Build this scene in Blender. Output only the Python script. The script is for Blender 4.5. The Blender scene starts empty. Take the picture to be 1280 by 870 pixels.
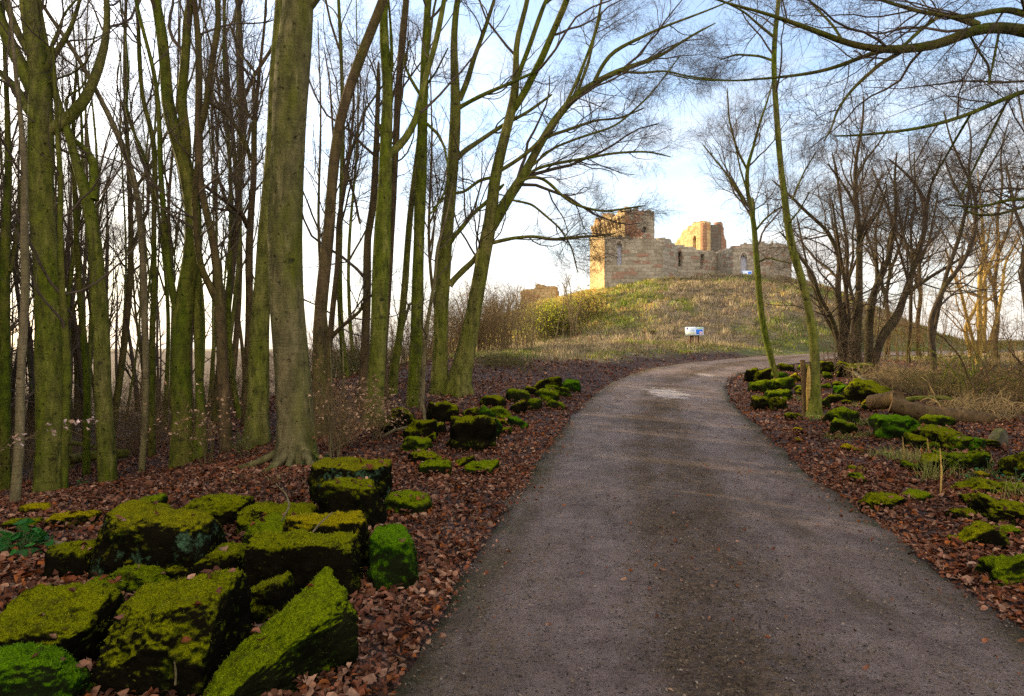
import bpy, math, random
import numpy as np

# ------------------------------------------------------------------ camera, sky, sun, exposure
SC = bpy.context.scene
COL = SC.collection
F = 850.0; CX, CY = 640.0, 435.0; CAMZ = 1.6
cam_d = bpy.data.cameras.new("camera"); cam = bpy.data.objects.new("camera", cam_d); COL.objects.link(cam)
cam.location = (0, 0, CAMZ); cam.rotation_euler = (math.radians(90), 0, 0)
cam_d.sensor_width = 36.0; cam_d.lens = F/1280*36.0
cam_d.clip_start = 0.05; cam_d.clip_end = 3000
SC.camera = cam
SUN_AZ = math.radians(-56)      # from +Y, negative = to the left
SUN_EL = math.radians(17)
world = bpy.data.worlds.new("World"); SC.world = world; world.use_nodes = True
nt = world.node_tree; nt.nodes.clear()
w_out = nt.nodes.new('ShaderNodeOutputWorld'); w_bg = nt.nodes.new('ShaderNodeBackground')
w_sky = nt.nodes.new('ShaderNodeTexSky'); w_sky.sky_type = 'NISHITA'; w_sky.sun_disc = False
w_sky.sun_elevation = SUN_EL; w_sky.sun_rotation = SUN_AZ
w_sky.air_density = 1.0; w_sky.dust_density = 1.6; w_sky.ozone_density = 1.5
w_bg.inputs['Strength'].default_value = 0.15
# thin streaky cloud in front of the blue
w_tc = nt.nodes.new('ShaderNodeTexCoord'); w_map = nt.nodes.new('ShaderNodeMapping')
w_map.inputs['Scale'].default_value = (1.6, 1.6, 7.0)
w_n = nt.nodes.new('ShaderNodeTexNoise'); w_n.inputs['Scale'].default_value = 2.2; w_n.inputs['Detail'].default_value = 8; w_n.inputs['Roughness'].default_value = .6
w_r = nt.nodes.new('ShaderNodeValToRGB'); w_r.color_ramp.elements[0].position = .34; w_r.color_ramp.elements[1].position = .72
w_r.color_ramp.elements[0].color = (.14,.14,.14,1); w_r.color_ramp.elements[1].color = (.85,.85,.85,1)
w_mix = nt.nodes.new('ShaderNodeMixRGB'); w_mix.inputs['Color2'].default_value = (3.9, 3.65, 3.45, 1)
nt.links.new(w_tc.outputs['Generated'], w_map.inputs['Vector']); nt.links.new(w_map.outputs[0], w_n.inputs['Vector'])
w_sep = nt.nodes.new('ShaderNodeSeparateXYZ'); nt.links.new(w_tc.outputs['Generated'], w_sep.inputs[0])
w_el = nt.nodes.new('ShaderNodeMapRange'); w_el.inputs['From Min'].default_value = .02; w_el.inputs['From Max'].default_value = .42
w_el.inputs['To Min'].default_value = .22; w_el.inputs['To Max'].default_value = -.22; nt.links.new(w_sep.outputs[2], w_el.inputs['Value'])
w_add = nt.nodes.new('ShaderNodeMath'); nt.links.new(w_n.outputs['Fac'], w_add.inputs[0]); nt.links.new(w_el.outputs[0], w_add.inputs[1])
w_hs = nt.nodes.new('ShaderNodeHueSaturation'); w_hs.inputs['Saturation'].default_value = 1.1; w_hs.inputs['Value'].default_value = 1.1
nt.links.new(w_sky.outputs[0], w_hs.inputs['Color'])
# unseen bright cloud added behind the camera to brighten surfaces facing the view
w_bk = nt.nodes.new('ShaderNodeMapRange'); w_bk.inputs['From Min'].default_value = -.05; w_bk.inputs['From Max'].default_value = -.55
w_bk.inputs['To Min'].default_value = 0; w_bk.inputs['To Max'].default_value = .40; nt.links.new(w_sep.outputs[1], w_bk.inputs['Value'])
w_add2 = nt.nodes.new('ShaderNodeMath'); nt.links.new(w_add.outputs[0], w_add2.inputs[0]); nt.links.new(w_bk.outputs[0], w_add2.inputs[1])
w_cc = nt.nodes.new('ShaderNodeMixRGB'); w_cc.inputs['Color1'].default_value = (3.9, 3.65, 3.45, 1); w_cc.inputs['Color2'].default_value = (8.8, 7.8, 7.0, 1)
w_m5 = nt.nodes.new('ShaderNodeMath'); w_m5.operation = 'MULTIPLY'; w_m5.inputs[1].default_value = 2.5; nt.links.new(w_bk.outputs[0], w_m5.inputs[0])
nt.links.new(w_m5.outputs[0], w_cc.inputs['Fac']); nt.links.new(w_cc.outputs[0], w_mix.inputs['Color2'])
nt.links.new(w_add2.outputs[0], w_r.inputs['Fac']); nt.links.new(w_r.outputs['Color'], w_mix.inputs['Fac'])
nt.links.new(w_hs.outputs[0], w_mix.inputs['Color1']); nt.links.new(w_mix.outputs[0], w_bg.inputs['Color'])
nt.links.new(w_bg.outputs[0], w_out.inputs[0])
sun_d = bpy.data.lights.new("sun", 'SUN'); sun = bpy.data.objects.new("sun", sun_d); COL.objects.link(sun)
sun_d.energy = 5.0; sun_d.angle = math.radians(0.5); sun_d.color = (1.0, .78, .42)
sdir = (math.sin(SUN_AZ)*math.cos(SUN_EL), math.cos(SUN_AZ)*math.cos(SUN_EL), math.sin(SUN_EL))
from mathutils import Vector
sun.rotation_euler = Vector(sdir).to_track_quat('Z', 'Y').to_euler()
sun.location = (-20, 20, 30)
SC.view_settings.view_transform = 'Standard'; SC.view_settings.look = 'None'
SC.view_settings.gamma = 1; SC.view_settings.exposure = 1.3
SC.view_settings.use_curve_mapping = False
SC.render.engine = 'CYCLES'
SC.cycles.use_denoising = False
SC.cycles.max_bounces = 6; SC.cycles.diffuse_bounces = 3; SC.cycles.glossy_bounces = 2

# ------------------------------------------------------------------ helpers
def vhash(ix, iy, iz, seed):
    h = (ix.astype(np.int64)*374761393 + iy.astype(np.int64)*668265263 + iz.astype(np.int64)*2147483647 + seed*1274126177) & 0xffffffff
    h = ((h ^ (h >> 13)) * 1274126177) & 0xffffffff
    h = ((h ^ (h >> 16)) * 2246822519) & 0xffffffff
    return ((h ^ (h >> 15)) & 0xffff) / 65535.0*2-1
def vnoise(P, seed=0):
    P = np.asarray(P, float); i = np.floor(P).astype(np.int64); f = P-i; f = f*f*(3-2*f)
    out = 0
    for dx in (0, 1):
        for dy in (0, 1):
            for dz in (0, 1):
                w = (f[..., 0] if dx else 1-f[..., 0])*(f[..., 1] if dy else 1-f[..., 1])*(f[..., 2] if dz else 1-f[..., 2])
                out = out + w*vhash(i[..., 0]+dx, i[..., 1]+dy, i[..., 2]+dz, seed)
    return out
def fbm(P, o=4, seed=0, g=.5):
    P = np.asarray(P, float); a, s, t = 1.0, 0, 0
    for k in range(o):
        s = s + a*vnoise(P*(2**k)+17.3*k, seed+k); t += a; a *= g
    return s/t
def norm(v): return v/np.maximum(np.linalg.norm(v, axis=-1, keepdims=True), 1e-9)
def sstep(a, b, x):
    t = np.clip((np.asarray(x, float)-a)/(b-a), 0, 1); return t*t*(3-2*t)

def make_mesh(name, V, polys, mat, smooth=True, cols=None, uvs=None, midx=None):
    """polys: list of int arrays (F,n); cols: dict name -> (N,3) per vertex; uvs: (sumloops,2)"""
    me = bpy.data.meshes.new(name); V = np.asarray(V, np.float32)
    me.vertices.add(len(V)); me.vertices.foreach_set('co', V.ravel())
    polys = [np.asarray(p, np.int32) for p in polys if len(p)]
    tot = sum(len(p) for p in polys); nl = sum(p.size for p in polys)
    me.loops.add(nl); me.loops.foreach_set('vertex_index', np.concatenate([p.ravel() for p in polys]))
    me.polygons.add(tot)
    ls = []; off = 0
    for p in polys:
        ls.append(off+np.arange(len(p))*p.shape[1]); off += p.size
    me.polygons.foreach_set('loop_start', np.concatenate(ls).astype(np.int32))
    if smooth: me.polygons.foreach_set('use_smooth', np.ones(tot, bool))
    for m in (mat if isinstance(mat, (list, tuple)) else [mat]): me.materials.append(m)
    if midx is not None: me.polygons.foreach_set('material_index', np.asarray(midx, np.int32))
    for k, c in (cols or {}).items():
        a = me.attributes.new(k, 'FLOAT_COLOR', 'POINT')
        a.data.foreach_set('color', np.concatenate([np.asarray(c, np.float32), np.ones((len(V), 1), np.float32)], 1).ravel())
    if uvs is not None:
        u = me.uv_layers.new(name='UVMap'); u.data.foreach_set('uv', np.asarray(uvs, np.float32).ravel())
    me.update(calc_edges=True); me.validate()
    return me
def link(name, me, parent=None, loc=None):
    o = bpy.data.objects.new(name, me); COL.objects.link(o)
    if parent is not None: o.parent = parent
    if loc is not None: o.location = loc
    return o
def tag(o, label=None, cat=None, group=None, kind=None):
    if label: o['label'] = label
    if cat: o['category'] = cat
    if group: o['group'] = group
    if kind: o['kind'] = kind
    return o
def empty(name, loc, label, cat, group=None):
    o = bpy.data.objects.new(name, None); COL.objects.link(o); o.location = loc
    o.empty_display_size = .2
    return tag(o, label, cat, group)

def tubes(P, R, K, flute=0, rng=None, cap=False):
    """P (n,m,3), R (n,m) -> verts, list of quad arrays"""
    P = np.asarray(P, float); R = np.asarray(R, float); n, m, _ = P.shape
    T = np.empty_like(P); T[:, 1:-1] = P[:, 2:]-P[:, :-2]; T[:, 0] = P[:, 1]-P[:, 0]; T[:, -1] = P[:, -1]-P[:, -2]; T = norm(T)
    ref = np.where(np.abs(T[:, 0, :1]) < .8, np.array([[1., 0, 0]]), np.array([[0, 1., 0]]))
    N = norm(ref-np.sum(ref*T[:, 0], -1, keepdims=True)*T[:, 0]); Ns = [N]
    for k in range(1, m):
        N = norm(N-np.sum(N*T[:, k], -1, keepdims=True)*T[:, k]); Ns.append(N)
    N = np.stack(Ns, 1); B = np.cross(T, N)
    a = np.arange(K)*2*math.pi/K
    ring = N[:, :, None, :]*np.cos(a)[None, None, :, None]+B[:, :, None, :]*np.sin(a)[None, None, :, None]
    V = P[:, :, None, :]+ring*R[:, :, None, None]
    idx = np.arange(n*m*K).reshape(n, m, K); nx = np.roll(idx, -1, 2)
    Q = np.stack([idx[:, :-1], nx[:, :-1], nx[:, 1:], idx[:, 1:]], -1).reshape(-1, 4)
    return V.reshape(-1, 3), Q
class MB:
    def __init__(s): s.V = []; s.P = {}; s.n = 0; s.C = []
    def add(s, V, *polys, col=None):
        V = np.asarray(V, float)
        for p in polys:
            p = np.asarray(p)
            if len(p): s.P.setdefault(p.shape[1], []).append(p+s.n)
        s.V.append(V); s.n += len(V)
        if col is not None: s.C.append(np.broadcast_to(np.asarray(col, float), (len(V), 3)))
    def tube(s, P, R, K=6, col=None):
        V, Q = tubes(np.asarray(P)[None] if np.ndim(P) == 2 else P, np.asarray(R)[None] if np.ndim(R) == 1 else R, K); s.add(V, Q, col=col)
    def box(s, c, size, rz=0, rx=0, col=None):
        c = np.asarray(c, float); h = np.asarray(size, float)/2
        v = np.array([[x, y, z] for x in (-1, 1) for y in (-1, 1) for z in (-1, 1)])*h
        cx, sx = math.cos(rx), math.sin(rx); v = v@np.array([[1, 0, 0], [0, cx, sx], [0, -sx, cx]])
        cz, sz = math.cos(rz), math.sin(rz); v = v@np.array([[cz, sz, 0], [-sz, cz, 0], [0, 0, 1]])
        s.add(v+c, np.array([[0, 1, 3, 2], [4, 6, 7, 5], [0, 4, 5, 1], [2, 3, 7, 6], [0, 2, 6, 4], [1, 5, 7, 3]]), col=col)
    def mesh(s, name, mat, smooth=True):
        return make_mesh(name, np.concatenate(s.V), [np.concatenate(p) for p in s.P.values()], mat, smooth, {'tint': np.concatenate(s.C)} if s.C else None)

# ------------------------------------------------------------------ materials
def new_mat(name):
    m = bpy.data.materials.new(name); m.use_nodes = True; t = m.node_tree
    b = t.nodes['Principled BSDF']; b.inputs['Roughness'].default_value = .9
    b.inputs['Specular IOR Level'].default_value = .25
    return m, t, b
class N:
    """tiny node-graph helper"""
    def __init__(s, t): s.t = t
    def n(s, typ, **kw):
        nd = s.t.nodes.new(typ)
        for k, v in kw.items():
            if k in nd.inputs.keys() or isinstance(k, int): pass
            setattr(nd, k, v)
        return nd
    def set(s, sock, v):
        if hasattr(v, 'links'): s.t.links.new(v, sock)
        else:
            if isinstance(v, tuple) and len(v) == 3 and sock.type == 'RGBA': v = v+(1,)
            sock.default_value = v
    def noise(s, vec, scale, detail=4, rough=.55, dist=0):
        nd = s.n('ShaderNodeTexNoise'); s.set(nd.inputs['Vector'], vec); nd.inputs['Scale'].default_value = scale
        nd.inputs['Detail'].default_value = detail; nd.inputs['Roughness'].default_value = rough; nd.inputs['Distortion'].default_value = dist
        return nd.outputs['Fac']
    def vor(s, vec, scale, feature='F1', out='Distance'):
        nd = s.n('ShaderNodeTexVoronoi'); nd.feature = feature; s.set(nd.inputs['Vector'], vec); nd.inputs['Scale'].default_value = scale
        return nd.outputs[out]
    def map(s, vec, scale=(1, 1, 1), rot=(0, 0, 0), loc=(0, 0, 0)):
        nd = s.n('ShaderNodeMapping'); s.set(nd.inputs['Vector'], vec); nd.inputs['Scale'].default_value = scale
        nd.inputs['Rotation'].default_value = rot; nd.inputs['Location'].default_value = loc
        return nd.outputs[0]
    def ramp(s, fac, stops):
        nd = s.n('ShaderNodeValToRGB'); s.set(nd.inputs[0], fac); e = nd.color_ramp.elements
        while len(e) < len(stops): e.new(.5)
        for el, (p, c) in zip(e, stops):
            el.position = p; el.color = (c, c, c, 1) if not isinstance(c, tuple) else c+(1,)
        return nd.outputs[0]
    def mix(s, f, a, b, mode='MIX'):
        nd = s.n('ShaderNodeMixRGB'); nd.blend_type = mode
        s.set(nd.inputs[0], f); s.set(nd.inputs[1], a); s.set(nd.inputs[2], b); return nd.outputs[0]
    def m(s, op, a, b=0.0, c=None):
        nd = s.n('ShaderNodeMath'); nd.operation = op; s.set(nd.inputs[0], a); s.set(nd.inputs[1], b)
        if c is not None: s.set(nd.inputs[2], c)
        return nd.outputs[0]
    def bump(s, h, strength=.5, dist=.02):
        nd = s.n('ShaderNodeBump'); s.set(nd.inputs['Height'], h); nd.inputs['Strength'].default_value = strength
        nd.inputs['Distance'].default_value = dist; return nd.outputs[0]
    def geo(s, o='Position'): return s.n('ShaderNodeNewGeometry').outputs[o]
    def tc(s, o='Object'): return s.n('ShaderNodeTexCoord').outputs[o]
    def attr(s, name, o='Color'):
        nd = s.n('ShaderNodeAttribute'); nd.attribute_name = name; return nd.outputs[o]
    def sep(s, v):
        nd = s.n('ShaderNodeSeparateXYZ'); s.set(nd.inputs[0], v); return nd.outputs

def bark_material(name, green, grey, dark, mossy=.5, kn=1.0):
    m, t, b = new_mat(name); g = N(t); P = g.geo()
    oi = g.n('ShaderNodeObjectInfo').outputs['Random']
    big = g.noise(g.map(P, (1.6, 1.6, .45)), 1.3, 5, .6)
    pos = g.m('ADD', big, g.m('MULTIPLY', g.m('SUBTRACT', oi, .5), .16))
    c = g.mix(g.ramp(pos, [(.5-.22*mossy, 0.0), (.62-.12*mossy+.1, 1.0)]), grey, green)
    patch = g.noise(g.map(P, (5, 5, 2.0)), 1.7, 6, .7)
    c = g.mix(g.ramp(patch, [(.36, .75), (.6, 0.0)]), c, dark)
    ring = g.noise(g.map(P, (3.5, 3.5, 26)), 1.0, 4, .6, .3)
    c = g.mix(g.ramp(ring, [(.60, 0.0), (.72, .55)]), c, dark)
    kv = g.vor(g.map(P, (1, 1, .8)), 7.0)
    c = g.mix(g.m('MULTIPLY', g.m('MULTIPLY', g.ramp(kv, [(.06, .9), (.15, 0.0)]), g.ramp(g.noise(P, 2.3, 3, .6), [(.48, 0.0), (.56, 1.0)])), kn), c, (.012, .012, .006))
    sv = g.vor(g.map(P, (1.0, 1.0, 1.5)), 1.9); c = g.mix(g.m('MULTIPLY', g.ramp(g.m('ADD', sv, g.m('MULTIPLY', g.m('SUBTRACT', patch, .5), .12)), [(.07, .9), (.14, 0.0)]), kn*.8), c, (.014, .013, .007))
    lt = g.noise(g.map(P, (6, 6, 1.4), loc=(5, 2, 8)), 1.3, 6, .68)
    c = g.mix(g.ramp(lt, [(.55, 0.0), (.70, .5)]), c, tuple(min(1, x*1.9) for x in grey))
    fine = g.noise(P, 60, 4, .7)
    c = g.mix(.4, c, g.mix(1.0, c, g.ramp(fine, [(.3, .35), (.7, 1.5)]), 'MULTIPLY'))
    t.links.new(c, b.inputs['Base Color'])
    h = g.m('ADD', g.m('MULTIPLY', ring, .7), g.m('MULTIPLY', fine, .5)); h = g.m('ADD', h, patch)
    t.links.new(g.bump(g.m('SUBTRACT', h, g.ramp(kv, [(.08, 1.0), (.2, 0.0)])), .9, .03), b.inputs['Normal'])
    b.inputs['Roughness'].default_value = .9; b.inputs['Specular IOR Level'].default_value = .12
    return m
M = {}
M['bark_green'] = bark_material('bark_green', (.100, .122, .005), (.155, .135, .036), (.018, .021, .004), .80)
M['bark_deep'] = bark_material('bark_deep', (.075, .098, .004), (.12, .10, .020), (.016, .020, .003), .85)
M['bark_beech'] = bark_material('bark_beech', (.085, .090, .008), (.14, .115, .050), (.030, .028, .010), .62, .9)
M['bark_pale'] = bark_material('bark_pale', (.11, .10, .025), (.16, .125, .065), (.04, .03, .015), .3)
M['bark_brown'] = bark_material('bark_brown', (.095, .085, .014), (.105, .07, .032), (.022, .017, .008), .4, .3)
M['bark_thorn'] = bark_material('bark_thorn', (.055, .050, .012), (.060, .042, .024), (.014, .010, .006), .3, .2)
M['bark_gold_sunlit'] = bark_material('bark_gold_sunlit', (.40, .27, .05), (.48, .32, .09), (.09, .06, .02), .3, .3)  # sunlight on the clump put into the bark; stake and stalks share it
def flat_mat(name, col, rough=.9, var=.35, scale=6):
    m, t, b = new_mat(name); g = N(t)
    n = g.noise(g.geo(), scale, 4, .6)
    c = g.mix(1.0, col, g.ramp(n, [(.3, 1-var), (.7, 1+var)]), 'MULTIPLY')
    t.links.new(c, b.inputs['Base Color']); b.inputs['Roughness'].default_value = rough
    return m
M['twig'] = flat_mat('twig', (.062, .043, .026), .85, .3, 3)
M['twig_warm'] = flat_mat('twig_warm', (.12, .075, .028), .85, .3, 3)
M['twig_gold_sunlit'] = flat_mat('twig_gold_sunlit', (.30, .19, .06), .85, .3, 3)  # sunlight on the clump put into the twig colour
M['dead_wood'] = bark_material('dead_wood', (.085, .080, .015), (.12, .075, .032), (.035, .022, .012), .25, .2)
def tint_mat(name, rough=.8, sheen=0, trans=0.0):
    m, t, b = new_mat(name); g = N(t)
    c = g.attr('tint'); n = g.noise(g.geo(), 45, 3, .6)
    c2 = g.mix(1.0, c, g.ramp(n, [(.3, .65), (.7, 1.35)]), 'MULTIPLY')
    t.links.new(c2, b.inputs['Base Color']); b.inputs['Roughness'].default_value = rough
    if trans:
        tr = g.n('ShaderNodeBsdfTranslucent'); t.links.new(c2, tr.inputs['Color'])
        mx = g.n('ShaderNodeMixShader'); mx.inputs[0].default_value = trans
        t.links.new(b.outputs[0], mx.inputs[1]); t.links.new(tr.outputs[0], mx.inputs[2])
        t.links.new(mx.outputs[0], t.nodes['Material Output'].inputs['Surface'])
    return m
M['leaf'] = tint_mat('dead_leaf', .8); M['leaf'].node_tree.nodes['Principled BSDF'].inputs['Specular IOR Level'].default_value = .12
M['blade'] = tint_mat('grass_blade', .8, trans=.3)
M['seed_leaf'] = tint_mat('clinging_leaf', .6, trans=.35)

def moss_rock(name, stone, mossc, bright, amount, patch=None, hue=0.0):
    m, t, b = new_mat(name); g = N(t); P = g.geo(); Nz = g.sep(g.geo('Normal'))[2]
    oi = g.n('ShaderNodeObjectInfo').outputs['Random']
    n1 = g.noise(P, 6, 6, .65); n2 = g.noise(P, 28, 5, .7); n3 = g.noise(P, 130, 3, .7)
    st = g.mix(g.ramp(n1, [(.35, 0.0), (.65, 1.0)]), stone, tuple(x*.35 for x in stone))
    f = g.m('ADD', g.m('MULTIPLY', Nz, .55), g.m('MULTIPLY', g.m('SUBTRACT', n1, .5), 1.5)); f = g.m('ADD', f, g.m('MULTIPLY', g.m('SUBTRACT', n2, .5), .7))
    fac = g.ramp(f, [(.26-amount*.3, 0.0), (.52-amount*.3, 1.0)])
    ms = g.mix(g.ramp(g.m('ADD', g.m('MULTIPLY', Nz, .55), n2), [(.62, 0.0), (1.12, 1.0)]), mossc, bright)
    ms = g.mix(1.0, ms, g.ramp(n3, [(.32, .25), (.70, 1.7)]), 'MULTIPLY')
    br = g.noise(P, 11, 4, .6)
    ms = g.mix(g.ramp(br, [(.56, 0.0), (.7, .65)]), ms, (.030, .022, .006))
    c = g.mix(fac, st, ms)
    if patch:   # pale blue-green lichen
        lp = g.noise(g.map(P, (1, 1, 1), loc=(3.1, 1.7, 9.2)), 4.0, 6, .72)
        lf = g.m('MULTIPLY', g.ramp(lp, [(.55, 0.0), (.62, 1.0)]), g.ramp(Nz, [(.2, 1.0), (.55, 0.0)]))
        lf = g.m('MULTIPLY', lf, g.ramp(n2, [(.4, .2), (.6, 1.0)]))
        c = g.mix(lf, c, patch)
    t.links.new(c, b.inputs['Base Color'])
    h = g.m('ADD', g.m('MULTIPLY', n3, .5), n2)
    t.links.new(g.bump(h, .9, .03), b.inputs['Normal']); b.inputs['Roughness'].default_value = .95
    b.inputs['Specular IOR Level'].default_value = .02
    return m
DARKST = (.008, .0065, .003)
M['rock_a'] = moss_rock('moss_rock_dark', DARKST, (.014, .022, .001), (.155, .160, .002), .32)
M['rock_b'] = moss_rock('moss_rock_lichen', DARKST, (.012, .022, .002), (.18, .165, .003), .38, (.07, .14, .07))
M['rock_c'] = moss_rock('moss_rock_green', (.010, .011, .004), (.014, .028, .001), (.14, .175, .002), .85)
M['rock_d'] = moss_rock('moss_rock_vivid', (.010, .014, .004), (.010, .036, .001), (.08, .16, .002), .95)
M['rock_y'] = moss_rock('moss_rock_yellow', DARKST, (.045, .045, .002), (.28, .22, .002), .6)

M['rock_p'] = moss_rock('pale_lichened_rock', (.12, .11, .075), (.06, .07, .02), (.12, .13, .04), -.2)
# stone for the castle : brick pattern on UV in metres
def stone_mat(name, c1, c2, red, mort):
    m, t, b = new_mat(name); g = N(t); uv = g.tc('UV')
    wob = g.n('ShaderNodeTexNoise'); wob.inputs['Scale'].default_value = 1.2; t.links.new(uv, wob.inputs['Vector'])
    uv2 = g.mix(.06, uv, wob.outputs['Color'], 'ADD')
    br = g.n('ShaderNodeTexBrick'); t.links.new(uv2, br.inputs['Vector']); br.inputs['Scale'].default_value = 1.0
    br.inputs['Brick Width'].default_value = .75; br.inputs['Row Height'].default_value = .33; br.inputs['Mortar Size'].default_value = .018
    br.inputs['Color1'].default_value = (0, 0, 0, 1); br.inputs['Color2'].default_value = (1, 1, 1, 1); br.inputs['Mortar'].default_value = (.5, .5, .5, 1)
    br.offset = .43; br.squash = 1.5; br.squash_frequency = 3
    v = g.sep(br.outputs['Color'])[0]
    P = g.geo(); n = g.noise(P, .7, 5, .65); n2 = g.noise(P, 4.5, 5, .7)
    base = g.mix(v, c1, c2)
    rf = g.m('ADD', v, g.m('MULTIPLY', g.m('SUBTRACT', n, .5), 1.4))
    c = g.mix(g.ramp(rf, [(.80, 0.0), (.88, .85)]), base, red)
    c = g.mix(g.ramp(n2, [(.32, .65), (.55, 0.0)]), c, tuple(x*.35 for x in c1))
    c = g.mix(g.m('MULTIPLY', br.outputs['Fac'], .5), c, mort)
    t.links.new(c, b.inputs['Base Color'])
    h = g.m('ADD', g.m('MULTIPLY', br.outputs['Fac'], -1.0), n2); t.links.new(g.bump(h, .6, .06), b.inputs['Normal'])
    return m
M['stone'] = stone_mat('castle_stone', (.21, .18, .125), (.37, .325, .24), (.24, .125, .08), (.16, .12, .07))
M['stone_sunlit'] = stone_mat('castle_stone_sunlit', (.42, .29, .13), (.56, .41, .20), (.38, .19, .08), (.18, .13, .07))  # lit copy of the castle stone, the sun's gold put into the colour
M['stone_red'] = stone_mat('castle_stone_red', (.26, .13, .07), (.33, .19, .11), (.28, .13, .07), (.12, .08, .05))
M['stone_shaded'] = stone_mat('castle_stone_shaded', (.10, .085, .06), (.14, .12, .09), (.13, .08, .05), (.08, .06, .05))  # darker copy of the stone, the recess's shade put into the colour

# ------------------------------------------------------------------ terrain
CTRL = np.array([
 (-4,3,0),(-4,6,0),(-2,8,.02),(-1,10,.03),(-7,4,-.05),(-5.2,8,-.10),(-3.2,10.2,.0),(-10,6,-.6),(-12,10,-1.1),(-7,12,-.85),(-5.0,12,-.35),(-3,12,.05),(-1.5,12,.18),
 (-4.4,14,.10),(-6.8,14.5,-.45),(-1.7,15,.52),(-3,18,.75),(-9,16,-1.0),(-15,20,-1.6),(-4.7,18,.70),(-.9,20,.95),(0,22,1.16),(1.7,24,1.15),(-8,20,-.2),(-9,27,-.3),(-4,26,1.0),
 (2,4,0),(2,8,0),(2.6,11,.03),(3.0,14,.18),(4.2,17,.32),(5.2,20,.48),(6.5,23,.64),(9,26,.85),(12,29,1.07),(16,33,1.24),(20,37,1.33),(30,41,1.42),
 (9.4,35,1.75),(6,31,1.5),(3.9,5.1,0),(7.9,10.5,.08),(5,9,.03),(6,13,.2),(12.8,17,.32),(8,20,.5),(13,24,.66),(14.3,27.5,1.05),(20,26,.85),(24,18,.4),(32,45,1.72),(28,34,1.3),
 (0,40,1.3),(10,40,1.85),(18,74,1.8),(40,60,1.9),(60,80,2.2),(-15,50,-1.2),(-10,38,-.3),(0,100,.8),(60,125,2.6),(-60,100,-2),(-40,50,-2.2),(-30,20,-2),(-20,5,-1.5),
 (0,-3,0),(0,-15,0),(-12,-10,-.5),(15,-5,0),(15,5,.08),(30,10,.25),(-30,-20,-1.2),(30,-20,0),(120,60,2.4),(120,140,2.8),(-120,40,-2),(-120,140,-1)], float)
def tps_fit(C, lam=.02):
    n = len(C); d = np.linalg.norm(C[:, None, :2]-C[None, :, :2], axis=-1)
    K = np.where(d > 0, d*d*np.log(np.maximum(d, 1e-9)), 0)+lam*np.eye(n)*n
    Pm = np.c_[np.ones(n), C[:, :2]]
    A = np.block([[K, Pm], [Pm.T, np.zeros((3, 3))]])
    return np.linalg.solve(A, np.r_[C[:, 2], 0, 0, 0])
TW = tps_fit(CTRL, .004)
ZP = np.array([(-40,0),(0,0),(8,0),(11,.02),(14,.17),(17,.31),(20,.47),(23,.64),(26,.84),(29,1.06),(32,1.20),(36,1.31),(40,1.38),(50,1.5),(80,1.7)])
def zpath(Y): return np.interp(Y, ZP[:, 0], ZP[:, 1])
def edge_world(px):
    out = []
    for x, y in px:
        Ys = np.linspace(2.5, 60, 6000); d = CAMZ+(CY-y)/F*Ys-zpath(Ys)
        i = np.where(d[:-1]*d[1:] <= 0)[0]; i = i[0] if len(i) else len(Ys)-1
        out.append(((x-CX)/F*Ys[i], Ys[i]))
    return out
EL = edge_world([(500,866),(560,749),(614,667),(635,635),(670,585),(687,560),(696,547),(716,521),(740,497),(755,485),(770,477),(800,465.5),(825,460),(850,455.5),(900,450.5),(950,446.5),(1040,441.5)])
ER = edge_world([(1280,798),(1193,733),(1120,674),(1072,640),(1038,616),(1003,592),(969,557),(945,533),(914,505),(907,485),(912,476),(925,468.5),(970,459.5),(1040,450)])
EL = [(-.75,-30),(-.75,0)]+EL+[(22,38.8),(32,43.0),(46,47.5),(64,51)]
ER = [(2.75,-30),(2.75,0)]+ER+[(23,35),(33,39),(47,43.5),(65,47)]
def resample(pl, n):
    pl = np.array(pl, float); s = np.r_[0, np.cumsum(np.linalg.norm(np.diff(pl[:, :3], axis=0), axis=1))]
    t = np.linspace(0, s[-1], n); return np.stack([np.interp(t, s, pl[:, k]) for k in range(pl.shape[1])], 1)
def smooth(pl, it=6, keep=True):
    pl = pl.copy()
    for _ in range(it):
        pl[1:-1] = .25*pl[:-2]+.5*pl[1:-1]+.25*pl[2:]
    return pl
NPATH = 520
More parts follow.
